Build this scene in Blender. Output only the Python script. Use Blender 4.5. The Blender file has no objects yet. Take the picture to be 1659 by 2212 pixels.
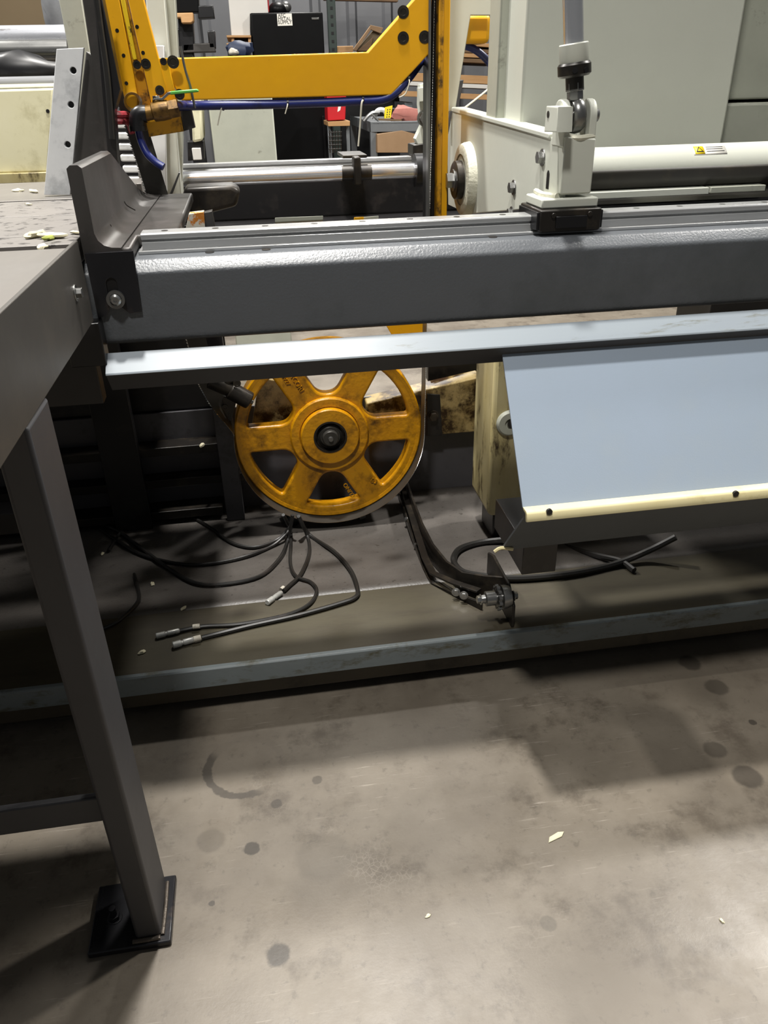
import bpy, bmesh, math, random
from mathutils import Vector, Matrix, noise
random.seed(7)
S = bpy.context.scene
COL = S.collection
# ------------------------------------------------------------------ camera
W, Hh, FPX = 1659.0, 2212.0, 1675.0
EYE = Vector((0, 0, 1.4))
def _basis(yaw, pitch, roll):
    y, p, a = map(math.radians, (yaw, pitch, roll))
    F = Vector((math.sin(y)*math.cos(p), math.cos(y)*math.cos(p), -math.sin(p)))
    r = Vector((math.cos(y), -math.sin(y), 0)); u = r.cross(F)
    return r*math.cos(a)-u*math.sin(a), r*math.sin(a)+u*math.cos(a), F
CR, CU, CF = _basis(8.5, 28.95, 1.39)
cd = bpy.data.cameras.new('camera'); cam = bpy.data.objects.new('camera', cd); COL.objects.link(cam)
cd.sensor_fit = 'VERTICAL'; cd.sensor_height = 36; cd.lens = FPX/Hh*36; cd.clip_start = .02; cd.clip_end = 100
mw = Matrix((CR, CU, -CF)).transposed().to_4x4(); mw.translation = EYE; cam.matrix_world = mw
S.camera = cam
def P(x, y, **k):
    """photo pixel (1659x2212 frame) on a plane X=, Y= or Z= of the room"""
    d = CF + CR*((x-W/2)/FPX) - CU*((y-Hh/2)/FPX)
    (a, v), = k.items(); i = 'XYZ'.index(a)
    return EYE + d*((v-EYE[i])/d[i])
# ------------------------------------------------------------------ world, lamps, exposure
w = bpy.data.worlds.new('world'); S.world = w; w.use_nodes = True
w.node_tree.nodes['Background'].inputs[0].default_value = (.93, .97, 1, 1)
w.node_tree.nodes['Background'].inputs[1].default_value = .09
def lamp(name, loc, size, power, col=(1, .97, .92), tgt=None):
    l = bpy.data.lights.new(name, 'AREA'); l.shape = 'DISK'; l.size = size; l.energy = power; l.color = col
    o = bpy.data.objects.new(name, l); COL.objects.link(o); o.location = loc
    d = (Vector(tgt)-Vector(loc)) if tgt else Vector((0, 0, -1)); o.rotation_euler = d.to_track_quat('-Z', 'Y').to_euler()
    return o
lamp('high_bay_lamp', (0.0, 2.05, 5.2), .26, 330)
lamp('high_bay_lamp', (0.9, 3.7, 5.2), .3, 90)
lamp('high_bay_lamp', (-0.45, -0.5, 5.2), .4, 170)
lamp('high_bay_lamp', (-2.6, 4.4, 5.2), .4, 320)
lamp('high_bay_lamp', (1.0, 9.3, 5.2), .4, 330)
lamp('high_bay_lamp', (4.0, 3.2, 5.2), .4, 320)
S.view_settings.view_transform = 'Standard'; S.view_settings.look = 'None'
S.view_settings.exposure = 0.08; S.view_settings.gamma = 1; S.view_settings.use_curve_mapping = False
# ------------------------------------------------------------------ materials
MATS = {}
def srgb(c):
    if isinstance(c, str):
        c = c.lstrip('#'); c = [int(c[i:i+2], 16)/255 for i in (0, 2, 4)]
        c = [(v/12.92 if v <= .04045 else ((v+.055)/1.055)**2.4) for v in c]
    return (*c[:3], 1)
def M(name, col, col2=None, sc=6, rough=.5, metal=0, bump=0, bsc=90, dirt=None, dsc=7, dlo=.55, dhi=.7, st=(1, 1, 1), rvar=.12, spec=.5, scratch=0):
    m = bpy.data.materials.new(name); m.use_nodes = True; n = m.node_tree.nodes; L = m.node_tree.links; b = n['Principled BSDF']
    tc = n.new('ShaderNodeTexCoord'); mp = n.new('ShaderNodeMapping'); mp.inputs['Scale'].default_value = st; L.new(tc.outputs['Object'], mp.inputs[0])
    nz = n.new('ShaderNodeTexNoise'); nz.inputs['Scale'].default_value = sc; nz.inputs['Detail'].default_value = 6; nz.inputs['Roughness'].default_value = .62; L.new(mp.outputs[0], nz.inputs[0])
    rp = n.new('ShaderNodeValToRGB'); rp.color_ramp.elements[0].position = .3; rp.color_ramp.elements[1].position = .7
    rp.color_ramp.elements[0].color = srgb(col); rp.color_ramp.elements[1].color = srgb(col2 or col); L.new(nz.outputs[0], rp.inputs[0])
    out = rp.outputs[0]
    if dirt:
        n2 = n.new('ShaderNodeTexNoise'); n2.inputs['Scale'].default_value = dsc; n2.inputs['Detail'].default_value = 8; n2.inputs['Roughness'].default_value = .7; L.new(mp.outputs[0], n2.inputs[0])
        r2 = n.new('ShaderNodeMapRange'); r2.inputs[1].default_value = dlo; r2.inputs[2].default_value = dhi; L.new(n2.outputs[0], r2.inputs[0])
        mx = n.new('ShaderNodeMix'); mx.data_type = 'RGBA'; L.new(r2.outputs[0], mx.inputs[0]); L.new(out, mx.inputs[6]); mx.inputs[7].default_value = srgb(dirt); out = mx.outputs[2]
    if scratch:
        n3 = n.new('ShaderNodeTexNoise'); n3.inputs['Scale'].default_value = 14; n3.inputs['Detail'].default_value = 8; n3.inputs['Roughness'].default_value = .8
        L.new(tc.outputs['Object'], n3.inputs[0])
        r3 = n.new('ShaderNodeMapRange'); r3.inputs[1].default_value = .66; r3.inputs[2].default_value = .72; r3.inputs[4].default_value = scratch; L.new(n3.outputs[0], r3.inputs[0])
        mx = n.new('ShaderNodeMix'); mx.data_type = 'RGBA'; L.new(r3.outputs[0], mx.inputs[0]); L.new(out, mx.inputs[6]); mx.inputs[7].default_value = (.45, .44, .42, 1); out = mx.outputs[2]
    L.new(out, b.inputs['Base Color']); b.inputs['Metallic'].default_value = metal; b.inputs['Specular IOR Level'].default_value = spec
    rr = n.new('ShaderNodeMapRange'); rr.inputs[3].default_value = max(.04, rough-rvar); rr.inputs[4].default_value = min(1, rough+rvar); L.new(nz.outputs[0], rr.inputs[0]); L.new(rr.outputs[0], b.inputs['Roughness'])
    if bump:
        nb = n.new('ShaderNodeTexNoise'); nb.inputs['Scale'].default_value = bsc; nb.inputs['Detail'].default_value = 4; L.new(mp.outputs[0], nb.inputs[0])
        bp = n.new('ShaderNodeBump'); bp.inputs['Strength'].default_value = bump; bp.inputs['Distance'].default_value = .002; L.new(nb.outputs[0], bp.inputs['Height']); L.new(bp.outputs[0], b.inputs['Normal'])
    MATS[name] = m; return m
M('yellow', '#e0a400', '#d69a00', 3, .42, dirt='#8a5d10', dsc=18, dlo=.68, dhi=.8, bump=.12, bsc=40)
M('yellow_cast', '#cf9208', '#bd8006', 9, .34, dirt='#3f2506', dsc=11, dlo=.48, dhi=.72, bump=.5, bsc=70)
M('yellow_worn', '#c08a08', '#b07a06', 9, .45, dirt='#4a3208', dsc=16, dlo=.5, dhi=.62)
M('bright_yellow', '#e0bd10', '#d6b010', 9, .5, dirt='#3a3210', dsc=40, dlo=.56, dhi=.6)
M('grey_green', '#c3c5ba', '#bbbdb2', 2.5, .5, dirt='#6d6a5c', dsc=9, dlo=.68, dhi=.85, bump=.08)
M('grey_green_old', '#a9ab9e', '#9a9c90', 5, .5, dirt='#5a584c', dsc=14, dlo=.62, dhi=.78, bump=.1)
M('cream', '#d6d2b4', '#ccc7a4', 4, .5, dirt='#8d8352', dsc=6, dlo=.5, dhi=.8)
M('cream_oily', '#bfb48a', '#a89a6a', 6, .38, dirt='#33240f', dsc=13, dlo=.53, dhi=.66, st=(1.6, 1.6, .55))
M('cream_arm', '#a8966a', '#8d7644', 9, .3, dirt='#2a1a0c', dsc=12, dlo=.42, dhi=.58)
M('cream_band', '#d3c9a0', '#c6ba8c', 6, .45, dirt='#a3925a', dsc=8, dlo=.55, dhi=.75)
M('beam_grey', '#575a5e', '#515458', 3, .36, bump=.35, bsc=220, dirt='#44484a', dsc=3, dlo=.5, dhi=.75)
M('strip_grey', '#8f979d', '#868e96', 5, .38, dirt='#6f7066', dsc=16, dlo=.6, dhi=.72, st=(.5, 3, 3), scratch=.25)
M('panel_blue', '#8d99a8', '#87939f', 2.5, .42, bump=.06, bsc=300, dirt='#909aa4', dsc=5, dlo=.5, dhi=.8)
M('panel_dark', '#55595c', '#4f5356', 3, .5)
M('lip_grey', '#767e80', '#6a7274', 6, .38, dirt='#504d3c', dsc=10, dlo=.52, dhi=.66, st=(1, 1, 2.5), scratch=.35)
M('ledge_brown', '#4a4537', '#3f3a2d', 4, .5, dirt='#3a342a', dsc=5, dlo=.48, dhi=.7, st=(.5, 2, 1), bump=.1)
M('base_brown', '#4b4335', '#403a2e', 5, .55, dirt='#2e2820', dsc=8)
M('pan_wet', '#5a5652', '#47433f', 5, .42, dirt='#2b2723', dsc=60, dlo=.6, dhi=.68, bump=.5, bsc=160)
M('pan_wall', '#4a494c', '#3e3d40', 4, .4, dirt='#2a2829', dsc=7, bump=.1)
M('dark_steel', '#43413f', '#393735', 4, .42, metal=.35, dirt='#565150', dsc=6, dlo=.5, dhi=.75, scratch=.2)
M('table_top', '#837e7a', '#73706c', 5, .4, metal=.45, dirt='#7f7b78', dsc=4, dlo=.5, dhi=.8, st=(1, .5, 1), scratch=.2)
M('table_side', '#4d4a46', '#44413d', 3, .5, metal=.25, dirt='#5a544c', dsc=3.5, dlo=.5, dhi=.8)
M('leg_paint_and_shade', '#3d3d40', '#383739', 4, .5)  # paint of the legs, also the shade tone under the cover strip
M('black_plate', '#2a2a2d', '#222225', 5, .28, metal=.35, dirt='#3a3432', dsc=20, dlo=.6, dhi=.7, scratch=.15)
M('bed_steel', '#7c7874', '#6d6965', 6, .5, metal=.15, dirt='#34302e', dsc=30, dlo=.55, dhi=.62, scratch=.6)
M('steel', '#8d8d8c', '#7c7c7a', 12, .3, metal=.85)
M('bright_steel', '#c2c2c0', '#b2b2b0', 12, .22, metal=.95)
M('chrome', '#d8d9dc', '#cdcfd4', 5, .16, metal=.75, rvar=.05)
M('silver', '#c8c8c4', '#a9a9a4', 60, .35, metal=.35, dirt='#5a564e', dsc=90, dlo=.6, dhi=.7)
M('chrome_worn', '#c4c6cc', '#a2a4aa', 10, .25, metal=.45, dirt='#4a4038', dsc=9, dlo=.62, dhi=.7, st=(.4, 2, 2))
M('mottled_steel', '#dcdedf', '#cdcfd1', 10, .45, metal=.0, dirt='#8b8f92', dsc=5, dlo=.5, dhi=.7)
M('blade_grey', '#474541', '#3c3a36', 9, .4, metal=.4)
M('blade_dark', '#2b2a29', '#242322', 9, .4, metal=.6)
M('rail_steel', '#c4c5c5', '#b2b3b3', 7, .24, metal=.55, dirt='#3f3b36', dsc=8, dlo=.64, dhi=.72, st=(.6, 4, 4))
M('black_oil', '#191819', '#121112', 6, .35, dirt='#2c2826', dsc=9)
M('dark_brown', '#2e2b25', '#23211d', 5, .5, dirt='#4a4232', dsc=7, dlo=.55, dhi=.8)
M('black_iron', '#26231f', '#1d1a18', 7, .36, metal=.3, dirt='#3d362c', dsc=12, dlo=.5, dhi=.7)
M('black_plastic', '#161618', '#111113', 6, .35, spec=.4)
M('rubber', '#252422', '#1c1b1a', 9, .42, dirt='#3a3431', dsc=10)
M('blue_hose', '#1c2668', '#162058', 9, .35, dirt='#0d1236', dsc=14)
M('brass', '#7d5f2c', '#65491e', 20, .38, metal=.5, dirt='#3a2810', dsc=30, dlo=.5, dhi=.65)
M('green_grip', '#63b552', '#56a648', 20, .45, dirt='#3f6f38', dsc=40, dlo=.58, dhi=.66)
M('white_chip', '#d8d2b8', '#c9c2a0', 30, .7)
M('green_chip', '#9aa24a', '#858c3a', 30, .7)
M('white_tie', '#cfcbbd', '#bdb8a8', 9, .5)
M('white_tape', '#cfc9bb', '#b4ad9e', 30, .6, dirt='#6a6258', dsc=60)
M('label_white', '#e4e2da', '#d9d6cc', 20, .6)
M('label_yellow', '#eccb14', '#e6c410', 20, .5)
M('ink', '#2a2a26', '#23231f', 20, .7)
M('rust_yellow', '#c9c6ba', '#bdb9aa', 24, .6, dirt='#b9701a', dsc=40, dlo=.5, dhi=.56)
M('weld', '#6f675e', '#4f4841', 60, .4, metal=.6, bump=.6, bsc=160)
M('weld_paint', '#cfcdbb', '#c2c0ae', 40, .5, bump=.8, bsc=120)
M('fridge_black', '#0b0b0c', '#080809', 4, .4, spec=.12)
M('wall_metal', '#58595c', '#505154', 2, .6)
M('wood', '#b08a5e', '#a27a4e', 6, .65, st=(1, 6, 6))
M('wood_dark', '#6a5136', '#5a432b', 6, .7, st=(1, 6, 6))
M('cardboard', '#8f7355', '#83684b', 4, .75)
M('brown_board', '#63543c', '#594b35', 2, .7)
M('red', '#b8101c', '#a80c18', 5, .5)
M('pink', '#b87a70', '#a8685e', 14, .8)
M('tag_yellow', '#e8d020', '#dcc41c', 10, .5)
M('bench_grey', '#6d7072', '#626568', 6, .45, metal=.2)
M('white_board', '#cbc8c2', '#c2bfb9', 3, .6)
M('blue_bag', '#1e2c48', '#18243c', 9, .6)
M('grey_cloth', '#7d7f82', '#6c6e72', 14, .85)
M('green_upright', '#2c3a34', '#27332e', 6, .5)
M('red_hose', '#9a2a34', '#862430', 9, .5)
# concrete with its own stains
def concrete():
    m = bpy.data.materials.new('concrete'); m.use_nodes = True; n = m.node_tree.nodes; L = m.node_tree.links; b = n['Principled BSDF']
    tc = n.new('ShaderNodeTexCoord')
    def nz(sc, det=8, ro=.65, vec=None, dist=0):
        t = n.new('ShaderNodeTexNoise'); t.inputs['Scale'].default_value = sc; t.inputs['Detail'].default_value = det; t.inputs['Roughness'].default_value = ro; t.inputs['Distortion'].default_value = dist
        L.new(vec or tc.outputs['Object'], t.inputs[0]); return t.outputs[0]
    def mr(v, a, b_, c=0, d=1):
        t = n.new('ShaderNodeMapRange'); t.interpolation_type = 'SMOOTHSTEP'
        for i, q in zip((1, 2, 3, 4), (a, b_, c, d)): t.inputs[i].default_value = q
        L.new(v, t.inputs[0]); return t.outputs[0]
    def mix(f, a, c):
        t = n.new('ShaderNodeMix'); t.data_type = 'RGBA'; L.new(f, t.inputs[0])
        if isinstance(a, str): t.inputs[6].default_value = srgb(a)
        else: L.new(a, t.inputs[6])
        t.inputs[7].default_value = srgb(c); return t.outputs[2]
    def mth(op, a, b_):
        t = n.new('ShaderNodeMath'); t.operation = op
        for i, q in enumerate((a, b_)):
            if isinstance(q, (int, float)): t.inputs[i].default_value = q
            else: L.new(q, t.inputs[i])
        return t.outputs[0]
    c = mix(mr(nz(2.2), .35, .68), '#655d52', '#787064')
    c = mix(mr(nz(5.5, 10, .7), .5, .68), c, '#564e44')
    c = mix(mth('MULTIPLY', mr(nz(38, 6, .7), .56, .68), .4), c, '#4a443c')
    # pale scratches: stretched noise in two directions
    for rz, s in ((.5, (3, 40, 1)), (-.9, (2.5, 46, 1)), (1.5, (3, 60, 1))):
        mp = n.new('ShaderNodeMapping'); mp.inputs['Rotation'].default_value = (0, 0, rz); mp.inputs['Scale'].default_value = s; L.new(tc.outputs['Object'], mp.inputs[0])
        c = mix(mth('MULTIPLY', mr(nz(2.6, 6, .65, mp.outputs[0]), .62, .72), mr(nz(2.3), .42, .6, 0, .55)), c, '#a59d91')
    # crazed patches
    v = n.new('ShaderNodeTexVoronoi'); v.feature = 'DISTANCE_TO_EDGE'; v.inputs['Scale'].default_value = 85; L.new(tc.outputs['Object'], v.inputs[0])
    c = mix(mth('MULTIPLY', mr(v.outputs[0], .09, .0), mr(nz(1.4), .54, .66, 0, .34)), c, '#9a9286')
    # oil spots
    warp = mth('MULTIPLY', mth('SUBTRACT', nz(26, 5, .7), .5), .018)
    sp = [(598, 1735, .012, .7), (545, 1833, .016, .85), (600, 2062, .022, .85), (1615, 1678, .034, .75), (1545, 1620, .027, .55), (1490, 1432, .03, .8), (1548, 1484, .03, .6), (1625, 1560, .01, .8), (685, 1685, .012, .6), (458, 1952, .006, .8), (1185, 1995, .016, .35), (455, 1815, .03, .3), (700, 1850, .06, .25)]
    for x, y, r, k in sp:
        p = P(x, y, Z=0); d = n.new('ShaderNodeVectorMath'); d.operation = 'DISTANCE'; L.new(tc.outputs['Object'], d.inputs[0]); d.inputs[1].default_value = p
        c = mix(mth('MULTIPLY', mr(mth('ADD', d.outputs['Value'], warp), r*1.15, r*.8), k), c, '#37322c')
    # worn arc of dried oil
    pc = P(530, 1655, Z=0); mp = n.new('ShaderNodeMapping'); mp.vector_type = 'TEXTURE'; mp.inputs['Location'].default_value = (pc.x, pc.y, 0); mp.inputs['Scale'].default_value = (.088, .088, 1); L.new(tc.outputs['Object'], mp.inputs[0])
    ln = n.new('ShaderNodeVectorMath'); ln.operation = 'LENGTH'; L.new(mp.outputs[0], ln.inputs[0])
    sx = n.new('ShaderNodeSeparateXYZ'); L.new(mp.outputs[0], sx.inputs[0])
    ring = mr(mth('ABSOLUTE', mth('SUBTRACT', mth('ADD', ln.outputs['Value'], mth('MULTIPLY', warp, 14)), 1), 0), .13, .08)
    side = mr(mth('ADD', sx.outputs[0], mth('MULTIPLY', sx.outputs[1], .8)), -.2, -.6, .1, 1)
    c = mix(mth('MULTIPLY', mth('MULTIPLY', ring, side), .75), c, '#3a352f')
    L.new(c, b.inputs['Base Color']); L.new(mr(nz(7), .3, .7, .5, .36), b.inputs['Roughness'])
    bp = n.new('ShaderNodeBump'); bp.inputs['Strength'].default_value = .12; bp.inputs['Distance'].default_value = .002; L.new(nz(120, 5), bp.inputs['Height']); L.new(bp.outputs[0], b.inputs['Normal'])
    MATS['concrete'] = m
concrete()
# ------------------------------------------------------------------ mesh helpers
def V(*a): return Vector(a[0]) if len(a) == 1 else Vector(a)
def frame(d):
    d = d.normalized(); a = Vector((0, 0, 1)) if abs(d.z) < .9 else Vector((1, 0, 0)); u = d.cross(a).normalized(); return u, d.cross(u).normalized(), d
class MB:
    def __init__(s): s.v = []; s.f = []
    def add(s, vs, fs):
        o = len(s.v); s.v += [Vector(q) for q in vs]; s.f += [tuple(i+o for i in f) for f in fs]; return s
    def box(s, x0, x1, y0, y1, z0, z1):
        return s.add([(x, y, z) for x in (x0, x1) for y in (y0, y1) for z in (z0, z1)], [(0, 1, 3, 2), (4, 6, 7, 5), (0, 4, 5, 1), (2, 3, 7, 6), (0, 2, 6, 4), (1, 5, 7, 3)])
    def prism(s, pts, d):
        n = len(pts); d = Vector(d); a = [Vector(p) for p in pts]
        return s.add(a+[p+d for p in a], [tuple(range(n))[::-1], tuple(range(n, 2*n))]+[(i, (i+1) % n, (i+1) % n+n, i+n) for i in range(n)])
    def cyl(s, a, b, r, r2=None, n=24, hexa=False, caps=True):
        a, b = Vector(a), Vector(b); r2 = r if r2 is None else r2; u, v, d = frame(b-a); n = 6 if hexa else n
        c = [(math.cos(2*math.pi*i/n), math.sin(2*math.pi*i/n)) for i in range(n)]
        return s.add([a+(u*x+v*y)*r for x, y in c]+[b+(u*x+v*y)*r2 for x, y in c], [(i, (i+1) % n, (i+1) % n+n, i+n) for i in range(n)]+([tuple(range(n))[::-1], tuple(range(n, 2*n))] if caps else []))
    def lathe(s, o, d, prof, n=40, closed=False):
        """prof: (distance along d, radius)"""
        o = Vector(o); u, v, d = frame(Vector(d)); k = len(prof); vs = []
        for i in range(n):
            c, q = math.cos(2*math.pi*i/n), math.sin(2*math.pi*i/n)
            vs += [o+d*t+(u*c+v*q)*r for t, r in prof]
        fs = [(i*k+j, ((i+1) % n)*k+j, ((i+1) % n)*k+j+1, i*k+j+1) for i in range(n) for j in range(k-1)]
        if closed: fs += [(i*k+k-1, ((i+1) % n)*k+k-1, ((i+1) % n)*k, i*k) for i in range(n)]
        return s.add(vs, fs)
    def tube(s, pts, r, n=10, sub=6):
        pts = [Vector(p) for p in pts]; q = []
        for i in range(len(pts)-1):
            p0, p1, p2, p3 = pts[max(i-1, 0)], pts[i], pts[i+1], pts[min(i+2, len(pts)-1)]
            for j in range(sub):
                t = j/sub; q.append(.5*((2*p1)+(p2-p0)*t+(2*p0-5*p1+4*p2-p3)*t*t+(3*p1-p0-3*p2+p3)*t**3))
        q.append(pts[-1]); u = None; vs = []
        for i, p in enumerate(q):
            d = (q[min(i+1, len(q)-1)]-q[max(i-1, 0)]).normalized()
            if u is None: u = frame(d)[0]
            u = (u-d*u.dot(d)).normalized(); v = d.cross(u)
            vs += [p+(u*math.cos(2*math.pi*k/n)+v*math.sin(2*math.pi*k/n))*r for k in range(n)]
        m = len(q)
        return s.add(vs, [(i*n+k, i*n+(k+1) % n, (i+1)*n+(k+1) % n, (i+1)*n+k) for i in range(m-1) for k in range(n)]+[tuple(range(n))[::-1], tuple(range((m-1)*n, m*n))])
    def ball(s, c, r, n=16, m=10, sc=(1, 1, 1)):
        c = Vector(c); vs = [c+Vector((0, 0, r*sc[2]))]
        for i in range(1, m):
            t = math.pi*i/m
            vs += [c+Vector((r*sc[0]*math.sin(t)*math.cos(2*math.pi*j/n), r*sc[1]*math.sin(t)*math.sin(2*math.pi*j/n), r*sc[2]*math.cos(t))) for j in range(n)]
        vs.append(c-Vector((0, 0, r*sc[2]))); e = len(vs)-1
        fs = [(0, 1+j, 1+(j+1) % n) for j in range(n)]+[(1+(i-1)*n+j, 1+i*n+j, 1+i*n+(j+1) % n, 1+(i-1)*n+(j+1) % n) for i in range(1, m-1) for j in range(n)]+[(e, 1+(m-2)*n+(j+1) % n, 1+(m-2)*n+j) for j in range(n)]
        return s.add(vs, fs)
    def lump(s, c, r, sc=(1, 1, 1), seed=0, amp=.4):
        o = len(s.v); s.ball(c, r, 10, 7, sc); c = Vector(c)
        for i in range(o, len(s.v)):
            d = s.v[i]-c; s.v[i] = c+d*(1+amp*noise.noise(d*(1.3/r)+Vector((seed, seed*2, 0))))
        return s
    def build(s, name, mat, parent=None, bevel=0, smooth=True, seg=2, angle=35):
        loc = parent_loc(parent)
        me = bpy.data.meshes.new(name); me.from_pydata([v-loc for v in s.v], [], s.f); me.validate()
        bm = bmesh.new(); bm.from_mesh(me); bmesh.ops.recalc_face_normals(bm, faces=bm.faces); bm.to_mesh(me); bm.free()
        return finish(name, me, mat, parent, bevel, smooth, seg, angle)
def parent_loc(p):
    l = Vector((0, 0, 0))
    while p is not None: l = l+p.location; p = p.parent
    return l
def finish(name, me, mat, parent, bevel, smooth, seg=2, angle=35):
    me.name = name; me.materials.clear(); me.materials.append(MATS[mat])
    o = bpy.data.objects.new(name, me); COL.objects.link(o)
    if parent is not None: o.parent = parent
    if smooth:
        for p in me.polygons: p.use_smooth = True
        try: me.set_sharp_from_angle(angle=math.radians(angle))
        except Exception: pass
    if bevel:
        b = o.modifiers.new('bevel', 'BEVEL'); b.width = bevel; b.segments = seg; b.limit_method = 'ANGLE'; b.angle_limit = math.radians(angle); b.harden_normals = False
    return o
def curve_mesh(cu):
    t = bpy.data.objects.new('tmp', cu); COL.objects.link(t); dg = bpy.context.evaluated_depsgraph_get(); dg.update()
    me = bpy.data.meshes.new_from_object(t.evaluated_get(dg)); bpy.data.objects.remove(t); bpy.data.curves.remove(cu); return me
def plate(name, mat, parent, outer, holes, thick, o, ux, uy, bev=0, res=1):
    """flat plate with holes: 2D outline in the frame (o, ux, uy), front at o, thickness behind it"""
    cu = bpy.data.curves.new('c', 'CURVE'); cu.dimensions = '2D'; cu.fill_mode = 'BOTH'; cu.extrude = thick/2-bev; cu.bevel_depth = bev; cu.bevel_resolution = res; cu.offset = -bev
    for pts in [outer]+list(holes):
        sp = cu.splines.new('POLY'); sp.points.add(len(pts)-1); sp.use_cyclic_u = True
        for q, p in zip(sp.points, pts): q.co = (p[0], p[1], 0, 1)
    me = curve_mesh(cu); ux, uy = Vector(ux).normalized(), Vector(uy).normalized(); uz = ux.cross(uy); o = Vector(o)-uz*(thick/2); l = parent_loc(parent)
    m = Matrix((ux, uy, uz)).transposed().to_4x4(); m.translation = o-l; me.transform(m)
    return finish(name, me, mat, parent, 0, True)
def text(name, body, mat, parent, o, ux, uy, size, ext=.0006, ax='LEFT'):
    cu = bpy.data.curves.new('t', 'FONT'); cu.body = body; cu.size = size; cu.extrude = ext; cu.align_x = ax; cu.resolution_u = 3
    me = curve_mesh(cu); ux, uy = Vector(ux).normalized(), Vector(uy).normalized(); m = Matrix((ux, uy, ux.cross(uy))).transposed().to_4x4(); m.translation = Vector(o)-parent_loc(parent); me.transform(m)
    return finish(name, me, mat, parent, 0, False)
def circ(cx, cy, r, n=24): return [(cx+r*math.cos(2*math.pi*i/n), cy+r*math.sin(2*math.pi*i/n)) for i in range(n)]
def slot(cx, y0, y1, r, n=10): return [(cx+r*math.cos(a), y1+r*math.sin(a)) for a in [math.pi*i/n for i in range(n+1)]]+[(cx+r*math.cos(a), y0+r*math.sin(a)) for a in [math.pi+math.pi*i/n for i in range(n+1)]]
def rounded(pts, r, n=5):
    out = []; k = len(pts); pts = [Vector(p).to_2d() for p in pts]
    for i in range(k):
        p, a, b = pts[i], pts[i-1], pts[(i+1) % k]; rr = r[i] if isinstance(r, (list, tuple)) else r
        da, db = (a-p).normalized(), (b-p).normalized(); t = min(rr, (a-p).length*.48, (b-p).length*.48)
        for j in range(n+1):
            s = j/n; q0, q2 = p+da*t, p+db*t; out.append(tuple(q0*(1-s)**2+p*2*s*(1-s)+q2*s*s))
    return out
def thing(name, label, cat, loc, group=None):
    o = bpy.data.objects.new(name, None); o.empty_display_size = .05; COL.objects.link(o); o.location = loc; return tag(o, label, cat, group)
def tag(o, label, cat, group=None):
    o['label'] = label; o['category'] = cat
    if group: o['group'] = group
    return o
def struct(o): o['kind'] = 'structure'; return o
def PX(pts, **k): return [P(x, y, **k) for x, y in pts]
def xz(pts, Y): return [(q.x, q.z) for q in PX(pts, Y=Y)]
def yz(pts, X): return [(q.y, q.z) for q in PX(pts, X=X)]
EX, EY, EZ = Vector((1, 0, 0)), Vector((0, 1, 0)), Vector((0, 0, 1))
def plateXZ(name, mat, parent, px, Y, thick, holes=(), bev=.0015, r=0):
    """plate facing the viewer, outline given by photo pixels at depth Y"""
    o = xz(px, Y); o = rounded(o, r) if r else o
    return plate(name, mat, parent, o, holes, thick, (0, Y, 0), EX, EZ, bev)
def hexbolt(parent, p, d, r, h, mat='steel', washer=True, name='bolt'):
    p, d = Vector(p), Vector(d).normalized(); mb = MB()
    if washer: mb.cyl(p-d*.001, p+d*h*.18, r*1.35)
    mb.cyl(p, p+d*h, r, hexa=True); return mb.build(name, mat, parent, .0008, smooth=False)
def capscrew(parent, p, d, r, mat='black_iron', name='screw'):
    p, d = Vector(p), Vector(d).normalized()
    return MB().lathe(p, d, [(-.002, r), (.002, r), (.002, r*.55), (.0008, r*.5), (.0008, 0)], 16).build(name, mat, parent)
# ------------------------------------------------------------------ the room
fl = MB().box(-9, 9, -3, 14, -.1, 0).build('floor', 'concrete', None, smooth=False); struct(fl)
wb = MB(); x = -9.0; pts = []
while x < 9: pts += [(x, 10.6), (x+.20, 10.6), (x+.23, 10.55), (x+.30, 10.55), (x+.33, 10.6)]; x += .42
wb.prism([(a, b, 0) for a, b in pts]+[(9, 10.6, 0), (9, 10.75, 0), (-9, 10.75, 0)], (0, 0, 5.5)); struct(wb.build('wall_back', 'wall_metal', None, smooth=False))
# ------------------------------------------------------------------ machine base
base = thing('drip_tray', 'grey steel saw base with wet brown drip tray along the floor', 'machine base', (.3, 1.9, 0))
MB().prism([(-1.7, 1.532, .154), (-1.7, 1.532, .099), (-1.7, 1.538, .099), (-1.7, 1.538, .147), (-1.7, 1.79, .147), (-1.7, 1.79, .154)], (4.1, 0, 0)).build('ledge', 'ledge_brown', base, .003)
MB().prism([(-1.7, a, b) for a, b in [(1.527, .099), (1.527, .1515), (1.531, .1555), (1.541, .1562), (1.541, .1545), (1.532, .1545), (1.532, .099)]], (4.1, 0, 0)).build('front_lip', 'lip_grey', base, .0008, angle=25)
MB().box(-1.7, 2.4, 1.553, 1.66, .038, .1465).build('base_rail', 'base_brown', base, .004)
for x in (-1.4, 1.95): MB().box(x, x+.12, 1.6, 1.66, 0, .04).build('foot', 'black_iron', base, .002)
def panz(Y): return .1545 if Y < 1.79 else .151-.061*min(1, (Y-1.79)/.36)
def onpan(x, y, h=0):
    z = .12
    for _ in range(12): z = .5*z+.5*(panz(P(x, y, Z=z).y)+h)
    return P(x, y, Z=z)
pan = MB(); nx = 60; ny = 16
for j in range(ny+1):
    for i in range(nx+1):
        X = -1.6+3.9*i/nx; Yy = 1.79+.69*j/ny
        pan.v.append(Vector((X, Yy, panz(Yy)-.001+(.002*noise.noise(Vector((X*5, Yy*7, 0))) if j > 1 else 0))))
pan.f = [(j*(nx+1)+i, j*(nx+1)+i+1, (j+1)*(nx+1)+i+1, (j+1)*(nx+1)+i) for j in range(ny) for i in range(nx)]
po = pan.build('chip_pan', 'pan_wet', base); so = po.modifiers.new('s', 'SOLIDIFY'); so.thickness = .006; so.offset = -1
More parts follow.
